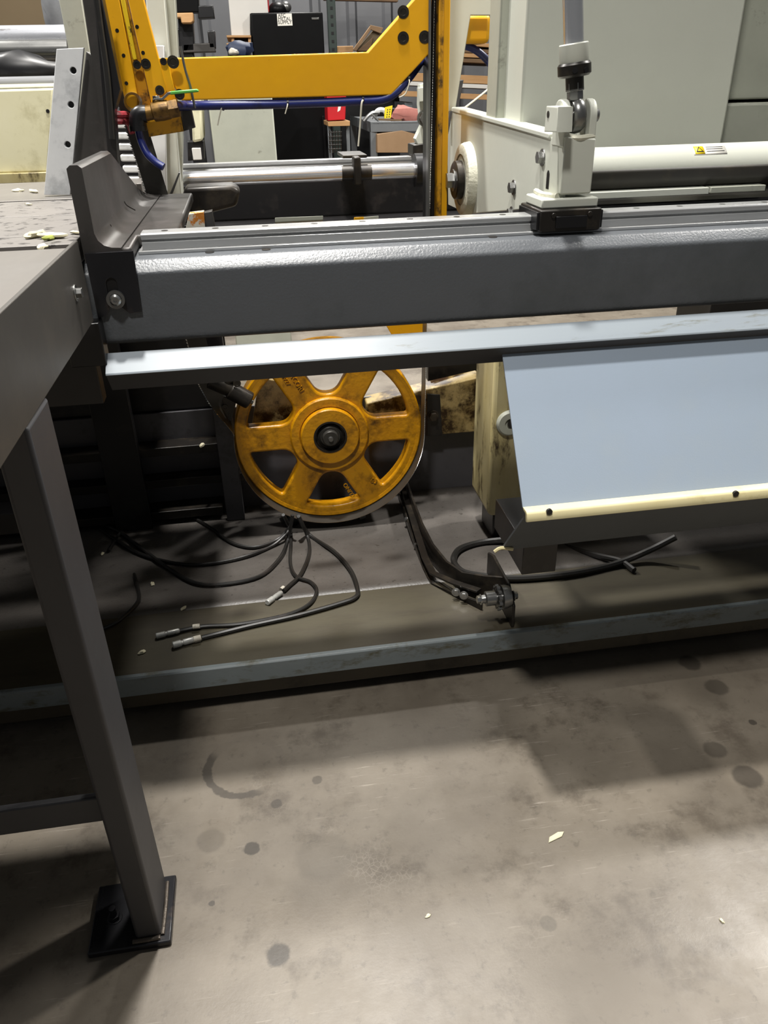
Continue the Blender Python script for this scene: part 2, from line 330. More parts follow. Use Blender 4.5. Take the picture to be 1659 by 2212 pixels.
MB().box(-1.6, 2.3, 2.48, 2.49, .08, P(740, 862, Y=2.48).z).build('pan_wall', 'pan_wall', base, .001)
zr = P(300, 972, Y=2.41).z
MB().box(-1.6, -.1, 2.41, 2.48, zr-.03, zr).build('shadow_band_rail', 'black_iron', base, .002)  # this bar and those below stand in for striped shadows on the wall
MB().box(-1.6, -.1, 2.42, 2.48, zr-.15, zr-.12).build('shadow_band_rail', 'black_iron', base, .002)
MB().box(-1.6, -.2, 2.40, 2.48, zr-.26, zr-.23).build('shadow_band_rail', 'black_iron', base, .002)
MB().box(-.19, -.13, 2.385, 2.41, .09, .80).build('post', 'pan_wall', base, .002)
MB().box(-.56, -.44, 2.38, 2.41, .09, .86).build('post', 'black_oil', base, .002)
MB().box(-1.6, -.13, 2.50, 2.51, .09, 1.04).build('light_block_panel', 'black_oil', base, .001)  # added panel that blocks light from behind and keeps this side dark
MB().box(-1.6, -.55, 1.86, 1.93, .40, .46).build('bed_support', 'black_oil', base, .002)
MB().box(-1.6, -.35, 1.62, 1.66, .82, 1.1).build('bed_support', 'black_oil', base, .002)
MB().box(2.1, 2.2, 1.56, 1.62, .15, 1.0).build('beam_stand', 'beam_grey', base, .003)
MB().box(-1.25, -1.15, 1.56, 1.62, .15, 1.0).build('beam_stand', 'beam_grey', base, .003)
MB().box(-.9, -.3, 2.75, 3.0, .0, .98).build('rear_support', 'black_oil', base, .003)
MB().box(1.7, 2.2, 2.75, 3.0, .0, .98).build('rear_support', 'black_oil', base, .003)
# ------------------------------------------------------------------ front guide beam with linear rail
gb = thing('guide_beam', 'long dark grey square steel beam carrying the polished front rail', 'beam', (.5, 1.58, .975))
prof = rounded([(1.5, .976), (1.5, 1.107), (1.524, 1.127), (1.68, 1.127), (1.68, .976)], [.016, .006, .006, .016, .016], 4)
MB().prism([(-.42, a, b) for a, b in prof], (2.85, 0, 0)).build('beam_tube', 'beam_grey', gb, angle=28)
MB().box(-.22, 2.4, 1.562, 1.634, 1.1272, 1.133).build('rail_pad', 'rail_steel', gb, .001)
MB().prism([(-.213, a, b) for a, b in [(1.574, 1.133), (1.576, 1.146), (1.581, 1.149), (1.574, 1.153), (1.574, 1.160), (1.577, 1.163), (1.619, 1.163), (1.622, 1.160), (1.622, 1.153), (1.615, 1.149), (1.620, 1.146), (1.622, 1.133)]], (2.62, 0, 0)).build('linear_rail', 'rail_steel', gb, .0006)
for i in range(27): MB().cyl((-.17+i*.095, 1.598, 1.1625), (-.17+i*.095, 1.598, 1.1634), .0065, n=14).build('rail_screw', 'black_iron' if i < 8 else 'bright_steel', gb)
for x, y in ((453, 545), (575, 539), (1312, 497), (1065, 512)):
    p = P(x, y, Z=1.1275); MB().cyl(p-EZ*.002, p+EZ*.0006, .0085, n=18).build('plug_hole', 'black_iron', gb)
bp_ = PX([(182, 548), (288, 542), (306, 674), (280, 677), (257, 660), (238, 663), (231, 682), (212, 688)], Y=1.494)
# ------------------------------------------------------------------ angle stop
an = thing('angle_stop', 'dark steel angle standing upright on the beam end beside the table', 'steel angle', (-.28, 1.6, 1.127))
prof = [(-.306, 1.128), (-.306, 1.284), (-.300, 1.289), (-.287, 1.289), (-.281, 1.284), (-.281, 1.178), (-.277, 1.166), (-.268, 1.157), (-.256, 1.153), (-.24, 1.152), (-.24, 1.128)]
up = MB(); k = len(prof); ys = [1.5, 1.84, 2.18, 2.3]
for yv in ys:
    for a, b in prof:
        top = 1.40 if yv < 1.85 else (1.18 if yv < 2.2 else 1.155)
        up.v.append(Vector((a, yv, min(b, top))))
up.f = [tuple(range(k))[::-1], tuple(range(3*k, 4*k))]+[(j*k+i, j*k+(i+1) % k, (j+1)*k+(i+1) % k, (j+1)*k+i) for j in range(3) for i in range(k)]
up.build('upright_leg', 'dark_steel', an, angle=40)
MB().prism([(a, b, 1.128) for a, b in [(-.24, 1.5), (-.222, 1.5), (-.226, 1.635), (-.152, 1.655), (-.157, 2.3), (-.24, 2.3)]], (0, 0, .024)).build('flat_leg', 'dark_steel', an, .005, seg=3)
for x, y in ((240, 490), (270, 440)):
    p = P(x, y, X=-.279); MB().tube([p+V(.001, -.012, .006), p+V(.004, 0, -.004), p+V(.018, .012, -.016)], .0012, 6).build('tooling_scratch', 'black_iron', an)
br = plate('slotted_bracket', 'black_plate', an, [(q.x, q.z) for q in bp_], [slot(P(246, 640, Y=1.494).x, P(246, 655, Y=1.494).z, P(246, 612, Y=1.494).z, .0095)], .006, (0, 1.494, 0), EX, EZ, .001)
plate('slot_shade', 'black_oil', an, slot(P(246, 640, Y=1.494).x, P(246, 655, Y=1.494).z, P(246, 612, Y=1.494).z, .0092), [], .004, (0, 1.4965, 0), EX, EZ)  # black plate puts the shade inside the slot into colour
pb = P(250, 647, Y=1.49); MB().lathe(pb, (0, -1, 0), [(-.004, .0165), (.003, .0165), (.003, .011)], 24).build('washer', 'steel', an)
MB().lathe(pb, (0, -1, 0), [(.001, .0105), (.006, .0105), (.0095, .007), (.0095, .0035), (.006, .003), (.006, 0)], 20).build('button_screw', 'bright_steel', an)
MB().box(-.36, -.296, 1.462, 1.5, .95, 1.03).build('lower_pad', 'black_oil', an, .002)
# ------------------------------------------------------------------ silver cover strip under the beam
st = thing('cover_strip', 'bright grey bent steel strip running just below the dark beam', 'metal strip', (.6, 1.46, .94))
MB().prism([(-.299, a, b) for a, b in [(1.485, .967), (1.4465, .9395), (1.4450, .9365), (1.4470, .9350), (1.4487, .9370), (1.487, .964)]], (2.7, 0, 0)).build('strip', 'strip_grey', st, .0004, angle=25)
MB().prism([(-.298, a, b) for a, b in [(1.4455, .9368), (1.4740, .898), (1.4765, .900), (1.4485, .9375)]], (2.7, 0, 0)).build('shade_toned_flange', 'leg_paint_and_shade', st)  # same bent strip; the darker colour stands for shade on its underside
for x in (2.2,): MB().box(x, x+.04, 1.484, 1.5, .955, 1.0).build('hanger', 'beam_grey', st, .001)
# ------------------------------------------------------------------ sloped guard panel
gp = thing('guard_panel', 'large sloped blue grey sheet metal guard with cream bottom lip', 'machine guard', (1.2, 1.35, .5))
MB().prism([(.466, a, b) for a, b in [(1.466, .928), (1.276, .666), (1.279, .664), (1.469, .926)]], (1.9, 0, 0)).build('panel_sheet', 'panel_blue', gp)
MB().prism([(.4665, a, b) for a, b in [(1.277, .667), (1.258, .667), (1.252, .663), (1.250, .647), (1.256, .645), (1.262, .660), (1.279, .662)]], (1.9, 0, 0)).build('lip', 'cream_band', gp, .001, angle=60)
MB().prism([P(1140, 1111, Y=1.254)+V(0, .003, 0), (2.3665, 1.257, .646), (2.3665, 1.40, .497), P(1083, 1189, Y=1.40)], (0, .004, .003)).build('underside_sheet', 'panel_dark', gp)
for x, y in ((1187, 1106), (1590, 1067)):
    p = P(x, y, Y=1.2505); MB().cyl(p+EY*.004, p-EY*.0008, .0062, n=16).build('lip_hole', 'black_oil', gp)
MB().tube(PX([(1068, 1192), (1082, 1184), (1108, 1186)], Y=1.385), .004, 6).build('edge_clip', 'cream_band', gp)
MB().box(.52, .6, 1.40, 1.62, .42, .5).build('bracket', 'black_oil', gp, .002)
# ------------------------------------------------------------------ band wheel
KW = 1.37; WC = P(712, 938, Y=2.30); RW = .300
bw = thing('band_wheel', 'yellow six-spoke cast band wheel with grey toothed blade around it', 'wheel', WC)
wins = []
for i in range(6):
    a = math.radians(30+60*i); hw = .146*RW
    def pol(r, t): return (r*math.cos(a+t), r*math.sin(a+t))
    r0, r1 = .462*RW, .872*RW
    t0 = math.radians(30)-math.asin(hw/r0); t1 = math.radians(30)-math.asin(hw/r1)
    arc = [pol(r1, t1*(1-2*j/8)) for j in range(9)]
    wins.append(rounded([pol(r0, -t0)]+arc[::-1]+[pol(r0, t0)], [.034]+[.024]+[.002]*7+[.024]+[.034], 5))
plate('spoked_disc', 'yellow_cast', bw, circ(0, 0, RW-.001, 120), wins, .042, WC+EY*.002, EX, EZ, .008, 3)
def kl(pr): return [(t*KW, r*RW) for t, r in pr]
MB().lathe(WC, (0, -1, 0), kl([(-.05, 1), (-.05, .91), (-.008, .91), (-.006, .94), (-.001, .95), (.0, .985), (-.003, 1), (-.05, 1)]), 120).build('rim', 'yellow_cast', bw)
hb_ = MB().lathe(WC, (0, -1, 0), kl([(-.01, .425), (.004, .42), (.007, .405), (.007, .325), (.004, .32), (.004, .315), (.016, .31), (.018, .30), (.018, .178), (.0, .178)]), 72).build('hub', 'yellow_cast', bw)
MB().lathe(WC, (0, -1, 0), kl([(.0, .18), (.0195, .178), (.0195, .16), (.004, .157), (.003, .0)]), 48).build('seal_ring', 'black_iron', hb_)
ax_ = MB().lathe(WC, (0, -1, 0), kl([(.0, .135), (.010, .13), (.012, .118), (.016, .105), (.016, .088), (.026, .083), (.0275, .076), (.0275, 0)]), 40).build('axle', 'blade_grey', bw)
MB().cyl(WC-EY*.027*KW, WC-EY*.033*KW, .008, .007, n=14).build('grease_nipple', 'steel', ax_)
MB().cyl(WC+EY*.02, WC+EY*.16, .045).build('axle_shaft', 'black_iron', bw)
# cast marks
def castmark(s, x, y, ang, size):
    p = P(x, y, Y=WC.y-.0005); c, q = math.cos(ang), math.sin(ang)
    text('cast_mark', s, 'yellow_cast', bw, p, (c, 0, q), (-q, 0, c), size*KW, .0022)
castmark('STICORI', 618, 800, math.radians(-63), .0165)
castmark('W27', 607, 812, math.radians(-63), .013)
castmark('83', 799, 1040, math.radians(-28), .017)
castmark('CUNO', 768, 1072, math.radians(118), .015)
# ------------------------------------------------------------------ saw blade
sb = thing('saw_band', 'long grey toothed band saw blade wrapped round the yellow wheel', 'saw blade', WC)
YB = WC.y-.014; HWB = .028; RB = RW+.0014; fr = []
def L3(a, b, t): return a+(b-a)*t
top = P(262, 165, Y=YB+.01); up1 = P(338, 412, Y=YB+.004); g = P(452, 836, Y=YB)
ang0 = math.radians(172); tp = Vector((WC.x+RB*math.cos(ang0), YB, WC.z+RB*math.sin(ang0)))
for i in range(40): q = L3(top, up1, i/40); fr.append((q, Vector((1, 0, -.12)).normalized()))
for i in range(60): q = L3(up1, g, i/60); fr.append((q, Vector((1, 0, -.12)).normalized()))
for i in range(24):
    t = i/24; q = L3(g, tp, t); a = t*t*(3-2*t)*math.pi/2; fr.append((q, (Vector((1, 0, -.2)).normalized()*math.cos(a)+EY*math.sin(a)).normalized()))
for i in range(300):
    a = ang0+(math.radians(360)-ang0)*i/299; fr.append((Vector((WC.x+RB*math.cos(a), YB, WC.z+RB*math.sin(a))), EY))
r0 = fr[-1][0]; rt = P(936, -60, Y=YB+.02); rt.x = P(936, 200, Y=YB).x
for i in range(1, 200): fr.append((L3(r0, rt, i/199), EY))
band = MB(); n = len(fr)
for i, (q, wd) in enumerate(fr):
    tg = (fr[min(i+1, n-1)][0]-fr[max(i-1, 0)][0]).normalized(); nr = tg.cross(wd).normalized()*.0008
    band.v += [q-wd*HWB-nr, q+wd*HWB-nr, q+wd*HWB+nr, q-wd*HWB+nr]
band.f = [(i*4+k, i*4+(k+1) % 4, i*4+4+(k+1) % 4, i*4+4+k) for i in range(n-1) for k in range(4)]
band.build('blade_band', 'blade_grey', sb, angle=50)
th = MB()
for i in range(0, n-1):
    q, wd = fr[i]; q2, w2 = fr[i+1]; tg = (q2-q); nr = tg.cross(wd).normalized()*.0006
    e0, e1 = q-wd*HWB, q2-w2*HWB; tip = e0*.7+e1*.3-wd*.0042
    th.add([e0-nr, e1-nr, tip-nr, e0+nr, e1+nr, tip+nr], [(0, 1, 2), (5, 4, 3), (0, 2, 5, 3), (1, 4, 5, 2)])
to = th.build('blade_teeth', 'bright_steel', sb, smooth=False); to['kind'] = 'stuff'
# lower guide casting by the wheel
YG = WC.y-.03
lg = thing('blade_guide', 'black cast lower blade guide with screws, left of the yellow wheel', 'blade guide', P(490, 830, Y=YG))
MB().cyl(P(452, 822, Y=YG), P(508, 846, Y=YG), .023, n=20).build('guide_body', 'black_iron', lg, .004)
rl_ = MB().cyl(P(496, 842, Y=YG-.006), P(540, 866, Y=YG-.006), .027, n=24).build('roller', 'black_iron', lg, .004)
MB().cyl(P(540, 866, Y=YG-.006), P(547, 869, Y=YG-.006), .007).build('roller_pin', 'steel', rl_, .001)
MB().cyl(P(488, 826, Y=YG), P(511, 808, Y=YG), .016).build('clamp_lug', 'black_iron', lg, .003)
capscrew(lg, P(512, 828, Y=YG-.026), (0, -1, 0), .0115)
ll_ = MB().prism(PX([(478, 856), (512, 862), (500, 912), (486, 908)], Y=YG+.02), (0, .02, 0)).build('lower_lug', 'black_iron', lg, .003)
capscrew(ll_, P(486, 880, Y=YG+.019), (0, -1, 0), .0095)
MB().prism(PX([(440, 760), (520, 756), (512, 812), (452, 820)], Y=YG+.02), (0, .05, 0)).build('hanger_plate', 'black_iron', lg, .003)
MB().prism(PX([(560, 815), (596, 822), (652, 900), (640, 925), (545, 920)], Y=WC.y+.09), (0, .04, 0)).build('splash_plate', 'cream_arm', lg, .003)
# ------------------------------------------------------------------ yellow saw frame
YF = 2.27
sf = thing('yellow_saw_gantry', 'yellow steel saw frame with cranked beam and tall slotted column', 'saw frame', (.38, 1.75, 1.0))
cbm = plateXZ('cranked_beam', 'yellow', sf, [(343, 126), (795, 112), (928, -40), (935, -40), (927, 116), (845, 205), (393, 217), (378, 190)], YF, .045, bev=.003)
for x, y in ((871, 26), (871, 82), (917, 80)): MB().lathe(P(x, y, Y=YF), (0, -1, 0), [(-.001, .0145), (.0016, .0145), (.0016, .0075), (.0008, .007), (.0008, 0)], 20).build('socket_screw', 'black_iron', cbm)
# column: channel with blade slot
YC = YF-.01; x0 = P(925, 300, Y=YC).x
MB().box(x0, x0+.006, YC, YC+.03, .80, 1.85).build('column_edge', 'steel', sf, .001)
MB().box(x0+.004, x0+.026, YC+.03, YC+.09, .80, 1.85).build('column_slot', 'black_oil', sf, .001)
MB().box(x0+.026, x0+.038, YC-.003, YC+.14, .80, 1.85).build('column_flange', 'yellow_worn', sf, .002)
MB().box(x0+.038, x0+.057, YC+.008, YC+.14, .80, 1.85).build('column_flange', 'yellow', sf, .002)
plateXZ('lower_plate', 'yellow', sf, [(832, 700), (922, 694), (922, 722), (912, 738), (856, 740)], YF+.12, .04, r=.008)
MB().cyl(P(908, 772, Y=YF+.03), P(908, 772, Y=YF+.16), .019).build('lower_boss', 'yellow_worn', sf, .003)
# ------------------------------------------------------------------ yellow guide arm
ga = thing('guide_arm', 'tilted yellow upper blade guide arm with slide bar and screws', 'guide arm', P(320, 200, Y=YF))
YA = 2.245
plateXZ('arm_plate', 'yellow', ga, [(208, -40), (250, -40), (303, 236), (296, 246), (272, 226)], YA, .03)
plateXZ('arm_channel', 'yellow_worn', ga, [(250, -40), (266, -40), (328, 232), (302, 236)], YA+.016, .018)
plateXZ('slide_bar', 'bright_yellow', ga, [(252, -40), (262, -40), (296, 128), (287, 130)], YA+.003, .014)
plateXZ('arm_plate', 'yellow', ga, [(268, -40), (300, -40), (360, 196), (352, 212), (327, 224)], YA, .03)
plateXZ('arm_strip', 'yellow', ga, [(340, 126), (361, 125), (383, 222), (352, 232), (349, 200)], YA+.005, .03)
plateXZ('guide_block', 'yellow_worn', ga, [(308, 232), (384, 222), (396, 284), (322, 296)], YA-.016, .07)
plateXZ('wear_insert', 'dark_steel', ga, [(389, 237), (412, 233), (421, 276), (396, 284)], YA-.008, .04)
for x, y, r in ((315, 138, .0085), (296, 140, .007), (353, 133, .006), (374, 134, .0105), (345, 195, .008), (388, 204, .009)): capscrew(ga, P(x, y, Y=YA-.001), (0, -1, 0), r*KW)
for x, y in ((253, 66), (267, 120), (273, 180), (296, 58), (309, 114)): MB().cyl(P(x, y, Y=YA+.003), P(x, y, Y=YA-.0008), .0044, n=12).build('tapped_hole', 'black_iron', ga)
MB().tube([P(390, 100, Y=YA-.02), P(400, 150, Y=YA-.022), P(412, 190, Y=YA-.022), P(421, 234, Y=YA-.022)], .003, 8).build('wire_rod', 'steel', ga)
MB().lathe(P(286, 219, Y=YA-.002), (.2, -1, -.1), [(0, .016), (.016, .022), (.019, .022), (.006, .015)], 20).build('nozzle_clip', 'bright_steel', ga)
for i, (x, y) in enumerate(((258, 248), (258, 262))): MB().tube([P(x-22, y, Y=2.16), P(x, y, Y=2.18), P(x+18, y+2, Y=YA+.01), P(x+28, y+26, Y=YA+.01)], .008, 8).build('red_line', 'red_hose', ga)
# ------------------------------------------------------------------ coolant valve and hoses
YV = 2.195
cv = thing('coolant_valve', 'brass ball valve with green lever on the yellow guide arm', 'valve', P(345, 240, Y=YV))
MB().lathe(P(312, 246, Y=YV), (P(378, 234, Y=YV)-P(312, 246, Y=YV)), [(t*KW, r*KW) for t, r in [(0, .0), (0, .012), (.014, .012), (.016, .0155), (.03, .0165), (.044, .0155), (.046, .012), (.06, .012), (.06, 0)]], 20).build('valve_body', 'brass', cv)
d = (P(378, 234, Y=YV)-P(312, 246, Y=YV)).normalized(); q = P(374, 235, Y=YV)
MB().cyl(q-d*.011, q+d*.014, .0225, hexa=True).build('union_nut', 'brass', cv, .001)
MB().cyl(P(339, 240, Y=YV), P(338, 216, Y=YV), .0115, .0095).build('valve_stem', 'brass', cv, .001)
lv_ = MB().prism(PX([(328, 216), (332, 212), (349, 211), (362, 199), (372, 197), (372, 203), (364, 205), (352, 217)], Y=YV-.01), (0, .024, 0)).build('lever', 'bright_steel', cv, .001)
MB().prism(PX([(368, 197), (424, 192), (429, 195), (428, 199), (368, 205)], Y=YV-.012), (0, .03, 0)).build('lever_grip', 'green_grip', lv_, .0025)
MB().cyl(P(338, 214, Y=YV), P(337, 207, Y=YV), .0095, hexa=True).build('lever_nut', 'bright_steel', lv_, .0008)
el_ = MB().tube(PX([(316, 246), (303, 247), (297, 256), (297, 276)], Y=YV), .0198, 16).build('elbow', 'black_plastic', cv)
MB().lathe(P(297, 272, Y=YV), EZ*-1, [(0, .0), (0, .021), (.011, .021), (.011, 0)], 20).build('elbow_collar', 'black_plastic', el_)
sh = MB().tube([P(299, 280, Y=YV), P(305, 305, Y=YV), P(318, 332, Y=YV-.01), P(336, 350, Y=YV-.015), P(353, 361, Y=YV-.02)], .0093, 14).build('coolant_nozzle_hose', 'blue_hose')
tag(sh, 'short blue hose hanging down from the black elbow beside the blade', 'hose')
ch = thing('coolant_hose', 'long blue hose tied along the underside of the yellow beam', 'hose', P(700, 225, Y=YF-.01))
MB().tube([P(378, 229, Y=YV), P(440, 228, Y=YF-.005), P(600, 225, Y=YF+.01), P(760, 219, Y=YF+.01), P(835, 212, Y=YF+.01), P(880, 172, Y=YF+.02), P(918, 122, Y=YF+.1), P(940, 108, Y=YF+.2), P(962, 98, Y=2.52), P(1010, 100, Y=2.55), P(1048, 125, Y=2.55), P(1074, 165, Y=2.55), P(1090, 230, Y=2.55)], .0107, 12).build('hose', 'blue_hose', ch)
for x, y, tail in ((481, 228, [(478, 235), (474, 252), (470, 271)]), (621, 224, [(620, 232), (616, 246)]), (783, 216, [(781, 226), (778, 270), (774, 316)]), (882, 172, [(884, 180), (876, 202), (864, 210), (862, 209)])):
    c = P(x, y, Y=YF+.01); o = MB().lathe(c-EX*.002, EX, [(0, .0118), (.005, .0118), (.005, .0107), (0, .0107)], 16, True).build('cable_tie', 'black_plastic', ch)
    MB().tube([c+V(0, -.011, 0)]+PX(tail, Y=YF-.005), .0016 if x != 783 else .0025, 6).build('tie_tail', 'white_tie', o)
MB().tube([P(1078, 172, Y=2.5), P(1040, 205, Y=2.45), P(986, 247, Y=2.42)], .003, 6).build('tie_tail', 'white_tie', ch)
# ------------------------------------------------------------------ grey carriage on the front rail
XC = .598
cg = thing('carriage', 'light grey carriage plate with pivot disc riding on the front rail', 'carriage', (.62, 1.7, 1.16))
o2 = yz([(968, 442), (966, 300), (978, 238), (1182, 295), (1205, 300), (1205, 438), (1150, 450), (1010, 462)], XC)
plate('side_plate', 'grey_green', cg, [(-a, b) for a, b in o2], [], .016, (XC, 0, 0), -EY, EZ, .0015)
# the plate above uses (-Y) as its first axis so that its front looks to -X
MB().prism([(XC+.001, 1.56, 1.2), (XC+.064, 1.56, 1.2), (XC+.064, 1.56, 1.298), (XC+.001, 1.56, 1.304)], (0, .06, 0)).build('post', 'grey_green', cg, .003)
MB().prism([(XC-.038, 1.553, 1.176), (XC+.078, 1.553, 1.176), (XC+.078, 1.553, 1.194), (XC-.038, 1.553, 1.194)], (0, .10, 0)).build('foot_plate', 'grey_green', cg, .003)
bb = MB().prism([(a, 1.535, b) for a, b in [(.552, 1.138), (.556, 1.134), (.674, 1.134), (.678, 1.138), (.678, 1.176), (.552, 1.176)]], (0, .125, 0)).build('bearing_block', 'black_iron', cg, .003)
MB().box(.584, .648, 1.532, 1.537, 1.142, 1.164).build('block_label', 'black_plastic', bb, .001)
for x in (.579, .653): MB().cyl((x, 1.537, 1.166), (x, 1.532, 1.166), .005).build('block_screw', 'black_iron', bb, .001)
for x in (.547, .677): MB().box(x, x+.006, 1.54, 1.655, 1.139, 1.172).build('end_seal', 'black_plastic', bb, .001)
for i, xx in enumerate((XC-.002, XC+.05)):
    prof = [(1.565, 1.285), (1.565, 1.335)]+[(1.595-.03*math.cos(t), 1.338+.028*math.sin(t)) for t in [math.pi*j/10 for j in range(11)]]+[(1.625, 1.285)]
    MB().prism([(xx, a, b) for a, b in prof], (.014, 0, 0)).build('clevis_ear', 'grey_green', cg, .002)
plate('pin_boss', 'grey_green', cg, [(-a, b) for a, b in yz([(1175, 285), (1180, 229), (1205, 231), (1203, 286)], XC-.03)], [], .03, (XC-.03, 0, 0), -EY, EZ, .002)
pb = P(1184, 247, X=XC-.0305); MB().cyl(pb+EX*.001, pb-EX*.0006, .006).build('pin_hole', 'black_oil', cg)
weldpts = lambda pts, r, nm, mt, par, sd=0: [MB().tube(pts, r, 7).build(nm, mt, par)]
weldpts([V(XC+.004, 1.57, 1.302), V(XC+.032, 1.562, 1.300), V(XC+.062, 1.57, 1.302)], .0055, 'weld_bead', 'weld_paint', cg)
weldpts([V(XC-.004, 1.565, 1.197), V(XC-.02, 1.60, 1.197), V(XC-.018, 1.65, 1.198)], .006, 'weld_bead', 'weld_paint', cg)
hexbolt(cg, P(1172, 340, X=XC), (-1, 0, 0), .0125, .012)
hexbolt(cg, P(1110, 405, X=XC), (-1, 0, 0), .0125, .012)
hexbolt(cg, P(1105, 460, X=XC), (-1, 0, 0), .011, .01)
pc = P(1012, 388, X=XC)
MB().lathe(pc, (-1, 0, 0), [(0, .096), (.012, .094), (.022, .090), (.024, .086), (.024, .066), (.006, .066)], 48).build('pivot_disc', 'weld_paint', cg)
MB().lathe(pc, (-1, 0, 0), [(0, .067), (.020, .066), (.022, .062), (.022, .046), (.018, .044), (.018, 0)], 40).build('bearing_seat', 'grey_green_old', cg)
MB().lathe(pc, (-1, 0, 0), [(.01, .050), (.040, .049), (.043, .045), (.043, 0)], 36).build('pivot_shaft', 'black_iron', cg)
hexbolt(cg, pc-EX*.042, (-1, 0, 0), .021, .022, 'steel')
q = P(975, 440, X=XC)
MB().prism(PX([(964, 300), (968, 242), (984, 236), (1017, 33), (1082, 33), (1082, -40), (968, -40)], Y=2.47), (0, .02, 0)).build('upright_plate', 'grey_green', cg, .002)
MB().prism([P(1190, 297, X=XC)+V(-.004, 0, -.004), P(978, 238, X=XC)+V(-.004, 0, -.004), P(978, 238, X=XC)+V(-.004, 0, .008), P(1190, 297, X=XC)+V(-.004, 0, .008)], (.04, 0, 0)).build('top_flange', 'grey_green', cg, .003)
MB().prism([(XC-.0005, a, b) for a, b in [(q[0], q[1]) for q in [(1.642, 1.203), (1.642, 1.232), (1.637, 1.238), (1.631, 1.238), (1.626, 1.232), (1.626, 1.203)]]], (.003, 0, 0)).build('slot_shade', 'black_oil', cg)  # black sliver drawn for the shade inside the plate's slot
# rear post and bearing of the carriage
rp_ = thing('rear_carriage_post', 'small grey bracket on black bearing at the end of the rear rail', 'bracket', P(915, 320, Y=3.02))
plateXZ('post_plate', 'grey_green', rp_, [(908, 182), (930, 178), (932, 300), (905, 318), (898, 300), (912, 270), (906, 225)], 3.0, .05)
MB().prism(PX([(892, 313), (930, 309), (930, 334), (892, 337)], Y=2.98), (0, .1, 0)).build('bearing_block', 'black_iron', rp_, .003)
hexbolt(rp_, P(917, 255, Y=3.0), (0, -1, 0), .02, .02)
plateXZ('pin_boss', 'grey_green', rp_, [(904, 190), (922, 188), (922, 218), (906, 220)], 2.97, .03)
# ------------------------------------------------------------------ tilt cylinder rod
tc_ = thing('tilt_cylinder', 'chrome hydraulic rod with grey collar and ball end above the carriage', 'hydraulic rod', P(1243, 262, Y=1.6))
RB0 = P(1243, 250, Y=1.596); RT = P(1236, -60, Y=1.60); dd = (RT-RB0).normalized()
def at(y): return RB0+dd*((P(1241, y, Y=1.598)-RB0).dot(dd))
MB().cyl(at(135), RT, .0185, n=32).build('rod', 'chrome', tc_)
MB().lathe(at(141), dd, [(0, 0), (0, .026), (.002, .027), (.034, .027), (.036, .0255), (.036, .0185)], 32).build('collar', 'grey_green', tc_)
MB().lathe(at(166), dd, [(0, 0), (0, .026), (.004, .031), (.020, .031), (.024, .028), (.024, 0)], 32).build('lock_ring', 'black_iron', tc_)
for a in (-1.9, -1.2): MB().cyl(at(152)+V(.029*math.cos(a), .029*math.sin(a), 0), at(152)+V(.0325*math.cos(a), .0325*math.sin(a), 0), .005).build('spanner_hole', 'black_oil', tc_)
MB().cyl(at(192), at(164), .017, n=28).build('thread', 'black_iron', tc_)
MB().cyl(at(197), at(178), .0175, hexa=True).build('hex_nut', 'steel', tc_, .001)
MB().cyl(at(216), at(196), .0155, hexa=True).build('hex_nut', 'steel', tc_, .001)
MB().cyl(at(232), at(214), .012).build('neck', 'steel', tc_)
MB().lathe(RB0-EX*.012, EX, [(0, .012), (0, .026), (.004, .030), (.012, .0315), (.020, .030), (.024, .026), (.024, .012)], 32, True).build('rod_end', 'steel', tc_)
MB().cyl(RB0-EX*.04, RB0+EX*.045, .0118).build('pin', 'steel', tc_, .001)
# ------------------------------------------------------------------ grey housings on the right
hl = thing('head_housing', 'large pale grey sheet metal saw head housing behind the chrome rod', 'machine housing', (.87, 2.0, 1.25))
MB().prism([(.62, 1.9, 1.22), (1.125, 1.9, 1.22), (1.125, 1.9, 2.3), (.62, 1.9, 2.3)], (0, .14, 0)).build('front_box', 'grey_green', hl, .006)
MB().box(.60, .66, 2.03, 2.12, 1.28, 2.3).build('side_channel', 'grey_green_old', hl, .004)
hr = thing('rear_housing', 'dull grey machine housing at the right edge behind the pale one', 'machine housing', (1.6, 2.2, 1.2))
MB().box(1.165, 2.2, 2.02, 2.4, 1.345, 2.3).build('upper_box', 'grey_green_old', hr, .004)
MB().box(1.155, 2.2, 1.98, 2.4, 1.2, 1.338).build('lower_box', 'grey_green_old', hr, .006)
gt = thing('torque_tube', 'thick grey horizontal tube with warning label, light above and dark below', 'tube', (1.4, 1.8, 1.2))
zc = (P(1400, 318, Y=1.78).z+P(1400, 410, Y=1.78).z)/2
MB().cyl((.655, 1.78, zc), (2.3, 1.78, zc), .0475, n=48).build('tube', 'grey_green', gt)
def onT(x, ang, dr=.0006): return V(x, 1.78-(.0475+dr)*math.cos(ang), zc+(.0475+dr)*math.sin(ang))
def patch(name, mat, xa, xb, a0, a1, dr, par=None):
    m = MB(); k = 6 if name != 'dark_film' else 20
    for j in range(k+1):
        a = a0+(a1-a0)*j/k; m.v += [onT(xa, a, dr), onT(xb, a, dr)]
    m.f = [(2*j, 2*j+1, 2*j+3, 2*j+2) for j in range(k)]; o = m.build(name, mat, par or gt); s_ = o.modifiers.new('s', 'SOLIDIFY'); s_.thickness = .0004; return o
patch('dark_film', 'dark_brown', .66, 2.28, -2.2, .1, .0003)  # darker film over the lower front of the tube
xa, xb = P(1503, 320, Y=1.74).x, P(1574, 320, Y=1.74).x
a0, a1 = .62, 1.16
lab = patch('label', 'label_white', xa, xb, a0, a1, .0004)
patch('label_patch', 'label_yellow', xa+.003, xa+.026, a0+.04, a1-.03, .0009, lab)
